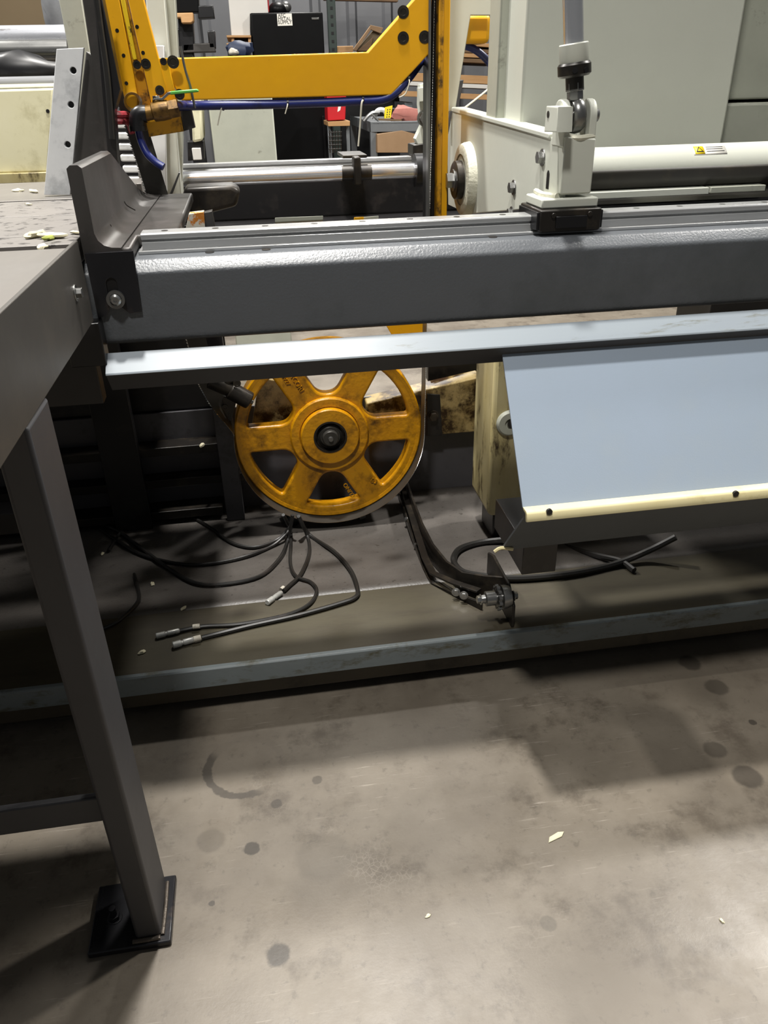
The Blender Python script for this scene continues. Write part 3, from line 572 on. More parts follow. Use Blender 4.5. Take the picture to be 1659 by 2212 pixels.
m = MB(); m.v = [onT(xa+.006, a0+.14, .0016), onT(xa+.024, a0+.14, .0016), onT(xa+.015, a1-.06, .0016), onT(xa+.0095, a0+.19, .0016), onT(xa+.0205, a0+.19, .0016), onT(xa+.015, a1-.14, .0016)]; m.f = [(0, 1, 4, 3), (1, 2, 5, 4), (2, 0, 3, 5)]; m.build('warning_triangle', 'ink', lab, smooth=False)
for k_, (f0, f1) in enumerate(((.05, .95), (.0, .9), (.0, .97))): 
    aa = a1-.12-k_*.13; patch('label_text_line', 'ink', xa+.031+f0*.01, xa+.031+(xb-xa-.035)*f1, aa, aa+.028, .0009, lab)
za, zb = P(1400, 411, Y=1.72).z, P(1400, 425, Y=1.72).z
tag(MB().box(.66, P(1532, 410, Y=1.72).x, 1.72, 1.76, zb, za).build('flat_bar', 'grey_green', None, .001), 'longer pale flat bar beneath the thick grey tube, next to the clevis post', 'flat bar', 'flat bars under the tube')
tag(MB().box(P(1537, 410, Y=1.72).x, P(1655, 405, Y=1.72).x, 1.722, 1.76, zb+.001, za).build('flat_bar', 'grey_green_old', None, .001), 'shorter pale flat bar under the grey tube at the right edge', 'flat bar', 'flat bars under the tube')
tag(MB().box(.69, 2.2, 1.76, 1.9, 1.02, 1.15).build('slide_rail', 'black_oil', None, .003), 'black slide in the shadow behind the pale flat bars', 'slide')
# yellow block and yellow motor bits seen between column and housing
yb = thing('yellow_bracket', 'yellow steel bracket between the tall column and pale grey housing', 'bracket', P(1030, 94, Y=2.5))
MB().prism(PX([(1002, 30), (1062, 30), (1058, 94), (990, 94)], Y=2.50), (0, .2, 0)).build('block', 'yellow', yb, .012)
# ------------------------------------------------------------------ drive housing behind the guard
gx = thing('drive_housing', 'oil streaked cream drive housing behind the sloped guard panel', 'gear housing', (.75, 2.15, .25))
YD = 2.05; z0, zt = P(1045, 1118, Y=YD).z, P(1060, 765, Y=YD).z; xd = P(1061, 950, Y=YD).x
MB().prism([(xd, YD, z0+.01), (xd+.015, YD, z0), (xd+.5, YD, z0), (xd+.5, YD, zt), (xd, YD, zt)], (0, .2, 0)).build('housing_body', 'cream_oily', gx, .012, seg=3)
pr = P(1100, 913, Y=YD); fc_ = MB().lathe(pr, (0, -1, 0), [(-.002, .040), (.005, .040), (.011, .034), (.011, .016), (.006, .015), (.006, 0)], 32).build('flange_cap', 'grey_green_old', gx)
pr = P(1107, 915, Y=YD-.011); MB().cyl(pr+EY*.001, pr-EY*.0008, .015).build('flange_hole', 'black_oil', fc_)
MB().box(xd+.03, xd+.4, YD+.03, YD+.17, .09, z0+.005).build('motor', 'black_oil', gx, .01)
ar = thing('wheel_arm', 'oil stained cream steel arm behind the yellow band wheel', 'steel arm', P(950, 870, Y=2.4))
YR = WC.y+.13
fr_ = PX([(792, 872), (900, 846), (1040, 814), (1040, 932), (918, 942), (792, 905)], Y=YR)
MB().prism(fr_, (0, .075, .0)).build('arm_body', 'cream_arm', ar, .004)
MB().prism([p+V(0, -.004, 0) for p in PX([(922, 850), (950, 852), (955, 940), (922, 942)], Y=YR)], (0, .004, 0)).build('arm_lug', 'black_oil', ar, .001)
hexbolt(ar, P(935, 898, Y=YR-.004), (0, -1, 0), .015, .016, 'black_iron')
MB().prism(PX([(925, 745), (1045, 738), (1045, 775), (935, 785)], Y=2.6), (0, .06, 0)).build('arm_rail', 'cream_arm', ar, .003)
MB().prism(PX([(925, 780), (1045, 772), (1045, 800), (925, 826)], Y=2.55), (0, .1, 0)).build('arm_block', 'black_oil', ar, .003)
# ------------------------------------------------------------------ chain guide with sprocket on the tray
cgd = thing('chain_guide', 'black bent chain guide channel with toothed sprocket on the drip tray', 'chain guide', P(1100, 1350, Z=.155))
def wall(name, mat, px, zt0, zt1, h, th, par, bev=.0008):
    k = len(px); pts = []
    for i, (x, y) in enumerate(px):
        z = zt0+(zt1-zt0)*min(1, i/(k*.5)); pts.append(P(x, y, Z=z))
    m = MB()
    for i, p in enumerate(pts):
        d = (pts[min(i+1, k-1)]-pts[max(i-1, 0)]); d.z = 0; d.normalize(); nn = V(-d.y, d.x, 0)*th/2; b0 = max(panz(p.y)+.001, p.z-h)
        m.v += [V(p.x, p.y, b0)-nn, V(p.x, p.y, b0)+nn, p+nn, p-nn]
    m.f = [(i*4+j, i*4+(j+1) % 4, i*4+4+(j+1) % 4, i*4+4+j) for i in range(k-1) for j in range(4)]+[(3, 2, 1, 0), tuple(4*(k-1)+j for j in range(4))]
    return m.build(name, mat, par, bev, angle=40)
wall('rear_cheek', 'black_iron', [(1090, 1246), (1045, 1243), (1000, 1236), (965, 1212), (935, 1175), (912, 1130), (893, 1080), (876, 1030), (862, 975)], .25, .19, .09, .007, cgd)
wall('front_cheek', 'black_iron', [(1042, 1301), (985, 1282), (932, 1262), (915, 1225), (898, 1175), (880, 1120), (862, 1060), (848, 985)], .18, .125, .025, .006, cgd)
wall('track', 'black_iron', [(1035, 1274), (980, 1256), (935, 1236), (918, 1202), (899, 1142), (883, 1090), (862, 1011)], .205, .155, .006, .02, cgd)
XE = .558
MB().prism([(XE, q[0], q[1]) for q in [(1.548, .1555), (1.548, .222), (1.60, .258), (1.74, .258), (1.785, .24), (1.785, .1555)]], (.008, 0, 0)).build('end_plate', 'black_iron', cgd, .002)
ps = P(1080, 1290, X=.53)
MB().lathe(V(.478, ps.y, ps.z), EX, [(0, 0), (0, .010), (.012, .012), (.014, .0195), (.038, .0195), (.040, .012), (.056, .012), (.056, .031), (.066, .031), (.078, .027), (.08, 0)], 28).build('spindle', 'steel', cgd)
m = MB()
for i in range(12):
    a = 2*math.pi*i/12; c = V(.524, ps.y+.029*math.cos(a), ps.z+.029*math.sin(a)); m.cyl(c-EX*.004, c+EX*.004, .0055, n=8)
m.lathe(V(.520, ps.y, ps.z), EX, [(0, .010), (0, .027), (.008, .027), (.008, .010)], 24, True); m.build('sprocket', 'steel', cgd)
hexbolt(cgd, V(.479, ps.y, ps.z), (-1, 0, 0), .0105, .01, 'bright_steel')
hexbolt(cgd, V(XE+.008, ps.y, ps.z), (1, 0, 0), .010, .01, 'steel')
for x, y in ((985, 1279), (1002, 1286)): hexbolt(cgd, P(x, y, Z=.178), (-.3, -.9, .2), .009, .008, 'bright_steel')
for x, y in ((878, 1122), (905, 1190), (899, 1178)): hexbolt(cgd, P(x, y, Z=.12), (-.9, -.3, .2), .007, .007, 'steel')
# ------------------------------------------------------------------ outfeed table
tb = thing('outfeed_table', 'dark grey steel table on a square leg in the left foreground', 'table', (-.36, 1.0, 0))
MB().box(-1.25, -.3065, .50, 1.39, 1.163, 1.174).build('table_top', 'table_top', tb, .0015)
MB().box(-.3065, -.30, .50, 1.445, 1.039, 1.177).build('side_panel', 'table_side', tb, .0015)
MB().box(-1.25, -1.243, .50, 1.445, 1.039, 1.177).build('side_panel', 'table_side', tb, .0015)
MB().box(-1.243, -.3065, .50, .507, 1.039, 1.163).build('front_panel', 'table_side', tb, .0015)
MB().box(-.345, -.299, .944, 1.057, .014, 1.039).build('leg', 'leg_paint_and_shade', tb, .006, seg=3)
MB().box(-1.25, -1.204, .944, 1.057, .014, 1.039).build('leg', 'leg_paint_and_shade', tb, .006, seg=3)
bpl = MB().box(-.431, -.281, .931, 1.072, 0, .0145).build('base_plate', 'black_plate', tb, .003)
MB().box(-1.29, -1.14, .931, 1.072, 0, .0145).build('base_plate', 'black_plate', tb, .003)
bz = P(100, 1739, Y=.975)
MB().box(-1.205, -.344, .975, .99, bz.z-.058, bz.z).build('lower_brace', 'leg_paint_and_shade', tb, .004)
p = P(245, 1972, Z=.03); hexbolt(bpl, V(p.x, p.y, .0145), EZ, .0105, .011, 'black_plate', name='anchor_nut'); MB().cyl(V(p.x, p.y, .02), V(p.x, p.y, .045), .0062).build('anchor_stud', 'black_plate', bpl, .0008)
MB().tube([V(-.35, .941, .0155), V(-.325, .940, .0165), V(-.300, .941, .016)], .0048, 8).build('weld_bead', 'weld', tb)
MB().tube([V(-.2965, .945, .016), V(-.2955, 1.0, .0155), V(-.2965, 1.056, .016)], .0038, 8).build('weld_bead', 'weld', tb)
p = P(163, 633, X=-.30); MB().cyl(p-EX*.001, p+EX*.002, .0135, n=28).build('washer', 'bright_steel', tb, .0005); hexbolt(tb, p+EX*.002, EX, .0085, .009, 'steel', False)
# ------------------------------------------------------------------ saw bed left
bd = thing('saw_bed', 'worn steel bed plates with grooves and wood chips beyond the table', 'machine bed', (-.8, 2.0, 1.1))
for i, (ya, yb_) in enumerate(((1.455, 1.555), (1.562, 1.822), (1.830, 2.095), (2.101, 2.40), (2.408, 2.56))):
    MB().box(-1.7, -.312 if ya < 2.3 else -.30, ya, yb_, 1.13, 1.170+(.002 if i in (3,) else 0)).build('bed_plate', 'bed_steel' if i < 3 else 'table_top', bd, .0012)
MB().box(-1.7, -.32, 1.50, 2.56, 1.05, 1.13).build('bed_frame', 'black_oil', bd, .003)
hb = thing('flat_jaw_bar', 'pale flat steel bar with three holes leaning beside the dark plate', 'steel bar', P(122, 420, Z=1.172))
YP = 2.16
q = xz([(95, 421), (151, 421), (181, 103), (122, 106)], YP)
hs = [circ(*xz([(x, y)], YP)[0], .0072, 18) for x, y in ((158, 152), (153, 226), (146, 312))]
plate('bar', 'mottled_steel', hb, q, hs, .014, (0, YP, 0), EX, EZ, .0012)
for x, y in ((158, 152), (153, 226), (146, 312)):
    c = P(x, y, Y=YP+.013); MB().cyl(c, c+EY*.004, .009).build('hole_plug', 'black_oil', hb)
vj = thing('fixed_vise_jaw', 'dark steel vise upright standing left of the yellow guide arm', 'vise jaw', (-.3, 2.0, 1.17))
def col(name, mat, pxs, Y, dep, par, bev=.002): return MB().prism(PX(pxs, Y=Y), (0, dep, 0)).build(name, mat, par, bev)
col('jaw_plate', 'dark_steel', [(186, 110), (214, 130), (262, 400), (150, 424)], 2.19, .03, vj)
col('jaw_column', 'dark_steel', [(172, -40), (202, -40), (252, 400), (238, 400)], 2.14, .06, vj)
col('jaw_column', 'black_oil', [(200, -40), (213, -40), (260, 192), (247, 240), (256, 400), (238, 400)], 2.12, .05, vj)
col('jaw_edge', 'steel', [(196, -40), (200, -40), (258, 360), (255, 360)], 2.138, .004, vj, .0005)
MB().tube(PX([(209, 0), (217, 60), (232, 170), (242, 300)], Y=2.11), .007, 10).build('black_cable', 'rubber', vj)
gp1 = thing('grey_post', 'pale grey green square post behind the leaning flat bar', 'post', P(190, 420, Y=2.5))
col('post', 'grey_green_old', [(119, -40), (170, -40), (240, 400), (205, 400)], 2.45, .12, gp1)
vp = thing('vise_post', 'pale grey vise post with bright steel liner behind the yellow arm', 'vise post', P(365, 420, Y=2.6))
col('post', 'grey_green', [(312, -40), (352, -40), (392, 425), (350, 430)], 2.62, .12, vp)
col('post_flange', 'grey_green_old', [(352, -40), (376, -40), (394, 300), (392, 425), (386, 425)], 2.68, .06, vp)
col('liner', 'mottled_steel', [(327, 98), (354, 98), (360, 420), (300, 424), (296, 300)], 2.58, .03, vp)
for i in range(7):
    y = 262+i*24; col('liner_rib', 'mottled_steel', [(244+i*5, y), (300, y), (302, y+15), (246+i*5, y+15)], 2.56, .03, vp, .004)
hf = MB().prism(PX([(366, 420), (386, 372), (389, 374), (372, 420)], Y=2.4), (0, .02, 0)).build('vise_pointer', 'steel', None, .001)
tag(hf, 'thin bright steel wedge at the foot of the vise post', 'steel wedge')
# ------------------------------------------------------------------ rear rails and rod
rr = thing('rear_guide_beam', 'black rear beam carrying a polished rail across the machine', 'beam', (.3, 3.05, 1.0))
MB().box(-.3, 2.4, 2.98, 3.14, .975, 1.127).build('beam_tube', 'black_oil', rr, .012, seg=3)
MB().box(-.27, 2.4, 2.99, 3.06, 1.127, 1.135).build('rail_pad', 'black_oil', rr, .001)
MB().prism([(-.27, a, b) for a, b in [(3.02, 1.135), (3.026, 1.15), (3.02, 1.155), (3.02, 1.166), (3.068, 1.166), (3.068, 1.135)]], (2.6, 0, 0)).build('linear_rail', 'rail_steel', rr, .001)
MB().box(-.25, 2.4, 2.72, 2.98, .93, .98).build('inner_shelf', 'black_oil', rr, .003)
rd = thing('feed_rod', 'long chrome feed rod in front of the rear rail entering a black gland', 'rod', P(640, 378, Y=2.78))
za = P(390, 388, Y=2.78); zb = P(895, 369, Y=2.78)
MB().cyl(za, V(zb.x, 2.78, za.z), .0235, n=32).build('rod', 'chrome', rd)
MB().lathe(V(zb.x, 2.78, za.z), EX, [(0, .0236), (0, .052), (.08, .052), (.08, .02)], 36, True).build('gland', 'black_plastic', rd)
p = P(770, 376, Y=2.78); MB().lathe(V(p.x-.05, 2.78, za.z), EX, [(0, .0242), (.1, .0242)], 24).build('grease_smear', 'black_iron', rd)
MB().box(p.x-.012, p.x+.012, 2.745, 2.80, za.z-.035, za.z+.05).build('rod_clamp', 'black_iron', rd, .004)
MB().box(p.x-.04, p.x+.04, 2.80, 2.98, za.z+.042, za.z+.052).build('clamp_strap', 'black_iron', rd, .001)
bx = thing('bed_block', 'dark rounded steel block lying below the chrome feed rod', 'steel block', P(450, 440, Y=2.4))
MB().prism(PX([(396, 405), (500, 400), (520, 412), (512, 446), (420, 470), (396, 450)], Y=2.35), (0, .1, 0)).build('block', 'black_iron', bx, .012, seg=3)
rb = thing('rusty_block', 'small white and orange rusty block beside the dark angle', 'steel block', P(430, 490, Y=1.75))
MB().prism(PX([(400, 500), (408, 462), (440, 458), (444, 500)], Y=1.78), (0, .03, 0)).build('front_face', 'rust_yellow', rb, .001)
MB().prism(PX([(440, 460), (458, 456), (466, 500), (444, 500)], Y=1.79), (0, .03, 0)).build('side_face', 'dark_steel', rb, .001)
for i, (a, b, mt) in enumerate(((594, 698, 'grey_green_old'), (765, 818, 'grey_green_old'))):
    o = MB().prism(PX([(a, 480), (b, 475), (b, 466), (a, 470)], Y=2.0), (0, .03, -.02)).build('pale_bar', mt, None, .001); tag(o, ('longer' if i == 0 else 'shorter') + ' pale strip just showing above the front rail', 'steel bar')
o = MB().prism(PX([(765, 478), (786, 477), (786, 468), (765, 469)], Y=1.98), (0, .015, -.01)).build('yellow_tab', 'yellow', None, .001); tag(o, 'tiny yellow tab just above the front rail', 'metal tab')
# ------------------------------------------------------------------ infeed side, upper left
rl = MB().cyl(P(-80, 82, Y=3.2), V(P(150, 82, Y=3.2).x, 3.2, P(-80, 82, Y=3.2).z), .034, n=36).build('infeed_roller', 'chrome_worn'); tag(rl, 'upper shiny steel roller at the top left edge', 'roller')
o = MB().cyl(P(-80, 112, Y=3.12), V(P(150, 110, Y=3.12).x, 3.12, P(-80, 112, Y=3.12).z), .032, n=36).build('infeed_roller', 'steel'); tag(o, 'darker grey roller just under the shiny roller', 'roller')
o = MB().lump(P(50, 150, Y=2.95), .1, (1.6, .4, .5), 3, .5).build('oily_bag', 'black_plastic'); tag(o, 'glossy black crumpled plastic between the rollers and cream housing', 'plastic bag')
o = MB().cyl(P(-80, 183, Y=2.75), V(P(150, 181, Y=2.75).x, 2.75, P(-80, 183, Y=2.75).z), .018, n=32).build('infeed_rod', 'chrome'); tag(o, 'thin chrome rod along the top of the cream housing', 'rod')
ih = thing('infeed_housing', 'cream machine housing with oily lower edge behind the bed', 'machine housing', P(40, 395, Y=2.7))
MB().prism(PX([(-90, 196), (116, 190), (104, 372), (-90, 378)], Y=2.66), (0, .1, 0)).build('housing_panel', 'cream', ih, .006)
MB().prism(PX([(-90, 378), (104, 372), (102, 394), (-90, 400)], Y=2.64), (0, .1, 0)).build('lower_band', 'cream_oily', ih, .002)
c = P(103, 240, Y=2.658); MB().cyl(c, c+EY*.004, .005).build('panel_hole', 'black_oil', ih)
o = MB().box(-1.6, -.4, 3.35, 3.5, .9, 1.28).build('infeed_stand', 'black_oil', None, .004); tag(o, 'black steel frame under the infeed rollers', 'machine frame')
# ------------------------------------------------------------------ cables in the tray
def cable(name, label, pts, r, conn=None, z=.168):
    t = thing(name, label, 'cable', P(*pts[0][:2], Z=z))
    MB().tube([P(q[0], q[1], Z=q[2]) if len(q) > 2 else onpan(q[0], q[1], r*1.15+.001) for q in pts], r*(1.15 if pts[0][1] < 1200 else 1), 8).build('sheath', 'rubber', t)
    if conn:
        (x0_, y0_), (x1_, y1_) = conn; a = onpan(x0_, y0_, r*1.7); b = onpan(x1_, y1_, r*1.7); d = (b-a).normalized(); l = (b-a).length
        MB().lathe(a, d, [(0, 0), (0, r*1.1), (l*.06, r*1.45), (l*.5, r*1.45), (l*.52, r*1.15), (l*.6, r*1.15), (l*.62, r*1.6), (l*.97, r*1.6), (l, r*1.3), (l, 0)], 14).build('connector', 'silver', t)
    return t
G = 'black cables lying in the drip tray'
t = cable('sensor_cable', 'black cable with the upper silver connector on the tray ledge', [(612, 1112, .19), (628, 1150), (627, 1215), (640, 1245), (672, 1258), (684, 1278), (668, 1305), (620, 1328), (520, 1348), (440, 1353), (386, 1363)], .0048, ((388, 1362), (337, 1374))); t['group'] = G
c = P(424, 1353, Z=.168); MB().cyl(c-EX*.009, c+EX*.009, .0062).build('tape_band', 'white_tape', t)
t = cable('sensor_cable', 'black cable with the lower grey connector on the tray ledge', [(645, 1115, .19), (668, 1155), (720, 1190), (756, 1230), (772, 1270), (768, 1290), (730, 1305), (640, 1330), (540, 1352), (436, 1378)], .0056, ((420, 1381), (373, 1394))); t['group'] = G
c = P(426, 1379, Z=.168); MB().cyl(c-V(.009, .002, 0), c+V(.009, .002, 0), .0075).build('tape_band', 'white_tape', t)
t = cable('sensor_cable', 'black cable ending in a silver plug pointing down on the pan', [(642, 1112, .19), (664, 1158), (668, 1195), (650, 1240), (625, 1265), (612, 1277)], .0052, ((608, 1280), (577, 1302)), z=.105); t['group'] = G
c = onpan(610, 1272, .007); MB().cyl(c-V(.004, .005, 0), c+V(.004, .005, 0), .0068).build('tape_band', 'white_tape', t)
t = cable('sensor_cable', 'black cable looping left along the pan, lowest of the loops', [(632, 1112, .19), (622, 1165), (605, 1205), (560, 1245), (480, 1262), (420, 1258), (360, 1225), (300, 1180), (240, 1140), (130, 1112)], .0052); t['group'] = G
t = cable('sensor_cable', 'black cable running left in the middle loop across the pan', [(630, 1140, .13), (590, 1178), (520, 1205), (440, 1219), (370, 1215), (300, 1195), (250, 1165), (215, 1140)], .0048); t['group'] = G
t = cable('sensor_cable', 'thin black cable in the uppermost loop across the pan', [(628, 1135, .13), (600, 1165), (550, 1182), (500, 1172), (455, 1140), (400, 1112), (330, 1112), (270, 1140), (235, 1190)], .0045); t['group'] = G
t = cable('sensor_cable', 'short black cable dropping behind the table leg in the dark', [(290, 1240), (300, 1285), (290, 1310), (250, 1345), (200, 1365)], .0048); t['group'] = G
t = cable('power_cable', 'thick black cable looped on the tray under the sloped guard', [(1130, 1163, .14), (1050, 1170, .12), (995, 1185), (980, 1210), (1000, 1235), (1060, 1246), (1130, 1249), (1240, 1238), (1330, 1218), (1400, 1190, .19), (1460, 1160, .24)], .0085)
t = cable('power_cable', 'second thick cable end poking out under the guard', [(1220, 1180, .11), (1290, 1200), (1340, 1212, .165), (1370, 1232)], .0078)
t2 = MB().cyl(P(622, 1088, Z=.135), P(632, 1126, Z=.112), .026, n=20).build('cable_conduit', 'black_plastic'); tag(t2, 'short black conduit under the wheel where the cables come out', 'conduit')
o = MB().prism(PX([(760, 1085), (782, 1080), (790, 1120), (778, 1124)], Z=.094), (0, 0, .012)).build('steel_tab', 'steel', None, .001); tag(o, 'small steel tab on the pan under the wheel', 'metal tab')
o = MB().prism(PX([(1108, 1205), (1240, 1190), (1470, 1180), (1430, 1215), (1120, 1234)], Z=.096), (0, 0, .008)).build('cardboard_sheet', 'cardboard', None, .001); tag(o, 'brown oily board lying on the pan under the guard', 'board')
# ------------------------------------------------------------------ chips and debris
def chip(label, x, y, Z, r, mat='white_chip', sc=(1.8, .7, .4), k=0):
    p = P(x, y, Z=Z) if Z is not None else onpan(x, y); o = MB().lump((0, 0, 0), r, sc, k+x*.1, .8).build('wood_chip', mat); o.location = p+V(0, 0, r*.35); o.rotation_euler = (0, 0, x*.7); tag(o, label, 'chip'); return o
for i, (x, y, r, m_, lb) in enumerate(((265, 0, 0, 0, 0),) if False else ((75, 417, .012, 'white_chip', 'tan chip on the bed further left of the flat bar'), (40, 415, .010, 'white_chip', 'leftmost tan chip on the bed'), (82, 512, .013, 'white_chip', 'long tan chip on the front groove of the bed'), (112, 514, .013, 'white_chip', 'tan stick crossing the green chip on the bed'), (105, 518, .009, 'green_chip', 'green chip on the front bed plate'), (92, 537, .009, 'white_chip', 'white chip nearest the table edge on the bed'), (165, 505, .007, 'white_chip', 'small tan chip against the foot of the dark angle'), (62, 443, .006, 'white_chip', 'small pale chip on the second bed plate'))):
    chip(lb, x, y, 1.171, r, m_, k=i)
fc = MB().prism([(-.022, -.004, 0), (.012, -.006, 0), (.024, .001, 0), (.012, .007, 0), (-.012, .006, 0)], (0, 0, .003)).build('wood_chip', 'white_chip', None, .001); fc.location = P(1200, 1809, Z=0); fc.rotation_euler = (0, 0, .35); tag(fc, 'long white chip lying on the concrete floor', 'chip')
for lb, x, y, r in (('small white crumb on the floor right of centre', 925, 1979, .004), ('tiny pale crumb on the floor at the far right', 1560, 1990, .004), ('white crumb at the left end of the drip tray', 306, 1411, .007), ('pale crumb on the dark tray above the connectors', 396, 1316, .007), ('yellowish chip in the dark corner of the pan', 330, 1262, .007), ('pale chip in the shade behind the table leg', 222, 1197, .006), ('pale flake on the dark rail left of the wheel', 437, 963, .009)):
    chip(lb, x, y, 0.0 if y > 1600 else (None if y > 1000 else zr+.001), r, sc=(1.4, .8, .5))
# ------------------------------------------------------------------ background of the shop
YK = 8.0
fg = thing('fridge', 'tall black refrigerator standing in the background', 'fridge', V(.45, YK+.3, 0))
a, b = P(540, 28, Y=YK), P(697, 26, Y=YK)
MB().box(a.x, b.x, YK+.06, YK+.7, 0.05, a.z).build('cabinet', 'fridge_black', fg, .01)
ud_ = MB().box(a.x, b.x, YK, YK+.055, 1.25, a.z).build('upper_door', 'fridge_black', fg, .012)
ld_ = MB().box(a.x, b.x, YK, YK+.055, .06, 1.24).build('lower_door', 'fridge_black', fg, .012)
c = P(681, 40, Y=YK); MB().box(c.x-.032, c.x+.032, YK-.006, YK, c.z-.008, c.z+.008).build('badge', 'steel', ud_, .002)
MB().box(b.x-.06, b.x-.03, YK-.04, YK-.015, .7, 1.15).build('handle', 'fridge_black', ld_, .006)
sg = thing('paper_sign', 'white handwritten paper sign stuck on the black fridge door', 'sign', P(615, 42, Y=YK-.004))
pap = plateXZ('paper', 'label_white', sg, [(598, 30), (630, 29), (632, 55), (600, 56)], YK-.004, .002, bev=0)
for i, s_ in enumerate(('AFC', 'METAL', 'SUPPLY')):
    p = P(600.5, 36.8+i*7.6, Y=YK-.0055); text('sign_text', s_, 'ink', pap, p, (1, 0, .01), EZ, .037 if i else .036, .0005)
hm = thing('welding_helmet', 'black welding helmet on top of the fridge', 'helmet', P(600, 26, Y=YK+.15))
p = P(600, 16, Y=YK+.15); MB().ball(p+V(0, 0, -.02), .085, sc=(1, 1, .75)).build('shell', 'fridge_black', hm); MB().ball(p+V(.07, 0, .0), .05, sc=(1, 1, .9)).build('visor', 'steel', hm)
rt_ = MB().prism(PX([(566, -30), (579, -30), (582, 26), (569, 26)], Y=YK+.12), (0, .2, 0)).build('red_box', 'red', None, .004); tag(rt_, 'tall red box on the fridge beside the helmet', 'box')
wbd = MB().prism(PX([(490, -40), (574, -40), (580, 28), (540, 30), (541, 78), (500, 78)], Y=YK+.1), (0, .5, 0)).build('white_cabinet', 'white_board', None, .004); tag(wbd, 'off-white cabinet side panel beside the black fridge', 'cabinet')
pl_ = thing('pallet', 'wooden pallet under the white cabinet beside the fridge', 'pallet', P(515, 95, Y=YK))
for i, (y0_, y1_) in enumerate(((76, 81), (93, 97))): MB().prism(PX([(489, y0_), (542, y0_), (543, y1_), (490, y1_)], Y=YK), (0, .8, 0)).build('deck_board', 'wood', pl_, .003)
for x in (500, 536): MB().prism(PX([(x, 80), (x+6, 80), (x+6, 94), (x, 94)], Y=YK+.02), (0, .7, 0)).build('stringer', 'wood', pl_, .003)
bg = MB().lump(P(520, 106, Y=YK-.25), .09, (1.3, .6, .7), 4).build('tool_bag', 'blue_bag'); tag(bg, 'dark blue bag just above the yellow beam', 'bag')
o = MB().lump(P(505, 112, Y=YK-.3), .035, (1.3, .7, .8), 9).build('white_rag', 'white_tape'); tag(o, 'small white rag in front of the blue bag', 'rag')
dm = thing('drill_press', 'dark blurred machine with a wood block behind the yellow arm', 'machine', P(420, 60, Y=6.5))
for nm, mt, q in (('head', 'fridge_black', [(372, -40), (428, -40), (430, 26), (372, 28)]), ('motor', 'black_plastic', [(428, 12), (460, 11), (464, 38), (428, 40)]), ('column', 'black_plastic', [(384, 30), (416, 30), (420, 110), (388, 112)]), ('wood_block', 'wood', [(376, 28), (417, 27), (418, 45), (413, 50), (392, 50), (390, 38), (376, 38)]), ('table', 'dark_steel', [(395, 95), (462, 92), (466, 112), (395, 114)]), ('guard', 'black_oil', [(448, 67), (464, 66), (466, 104), (452, 104)])):
    MB().prism(PX(q, Y=6.5 if nm != 'wood_block' else 6.4), (0, .15, 0)).build(nm, mt, dm, .006)
q_ = P(402, 112, Y=6.5); MB().box(q_.x-.05, q_.x+.05, 6.52, 6.62, .04, P(402, 60, Y=6.5).z).build('pillar', 'black_plastic', dm, .01); MB().box(q_.x-.22, q_.x+.22, 6.4, 6.8, 0, .05).build('floor_base', 'black_plastic', dm, .01)
q_, q2 = P(490, 97, Y=8.0), P(541, 97, Y=8.0); tag(MB().box(q_.x, q2.x, 8.02, 8.72, 0, q2.z-.002).build('steel_crate', 'black_plastic', None, .006), 'black crate carrying the wooden pallet beside the fridge', 'crate')
cb = thing('machine_cabinet', 'pale grey cabinet seen under the yellow beam at left', 'cabinet', P(510, 340, Y=4.2))
q_ = PX([(438, 205), (578, 200)], Y=4.2); MB().box(q_[0].x+.02, q_[1].x+.02, 4.2, 4.7, 0, q_[0].z).build('cabinet_body', 'grey_green_old', cb, .006)
MB().prism(PX([(412, 205), (434, 205), (438, 304), (416, 308)], Y=4.1), (0, .3, 0)).build('door_edge', 'cream', cb, .01)
MB().prism(PX([(405, 306), (440, 304), (441, 345), (406, 348)], Y=4.12), (0, .1, 0)).build('hinge_block', 'black_oil', cb, .003)
o = MB().box(*[P(425, 330, Y=4.1).x+d for d in (-.02, .02)], 4.09, 4.12, P(425, 330, Y=4.1).z-.03, P(425, 330, Y=4.1).z+.02).build('hinge_tag', 'white_board', cb, .002)
# shelf with red box
sh_ = thing('side_shelf', 'narrow wooden shelf carrying a red box beside the workbench', 'shelf', P(730, 330, Y=7.5))
MB().prism(PX([(708, 263), (756, 261), (756, 272), (709, 273)], Y=7.4), (0, .4, 0)).build('shelf_board', 'wood', sh_, .003)
for x in (711, 751): MB().box(P(x, 270, Y=7.45).x-.015, P(x, 270, Y=7.45).x+.015, 7.45, 7.48, 0, P(x, 270, Y=7.45).z).build('shelf_leg', 'bench_grey', sh_, .003)
rx = thing('red_parts_box', 'bright red box with a white mark on the narrow shelf', 'box', P(728, 262, Y=7.45))
MB().prism(PX([(706, 206), (748, 205), (746, 259), (708, 261)], Y=7.45), (0, .25, 0)).build('box_body', 'red', rx, .006)
plateXZ('box_label', 'label_white', rx, [(731, 226), (738, 222), (735, 238), (729, 242)], 7.448, .002, bev=0)
wbk = thing('wire_basket', 'black wire basket under the narrow shelf', 'basket', P(722, 320, Y=7.4))
for i in range(5): MB().tube(PX([(712+i*6, 282), (713+i*6, 330)], Y=7.4), .006, 6).build('wire', 'black_iron', wbk)
for i in range(5): MB().tube(PX([(710, 286+i*9), (738, 285+i*9)], Y=7.4), .006, 6).build('wire', 'black_iron', wbk)
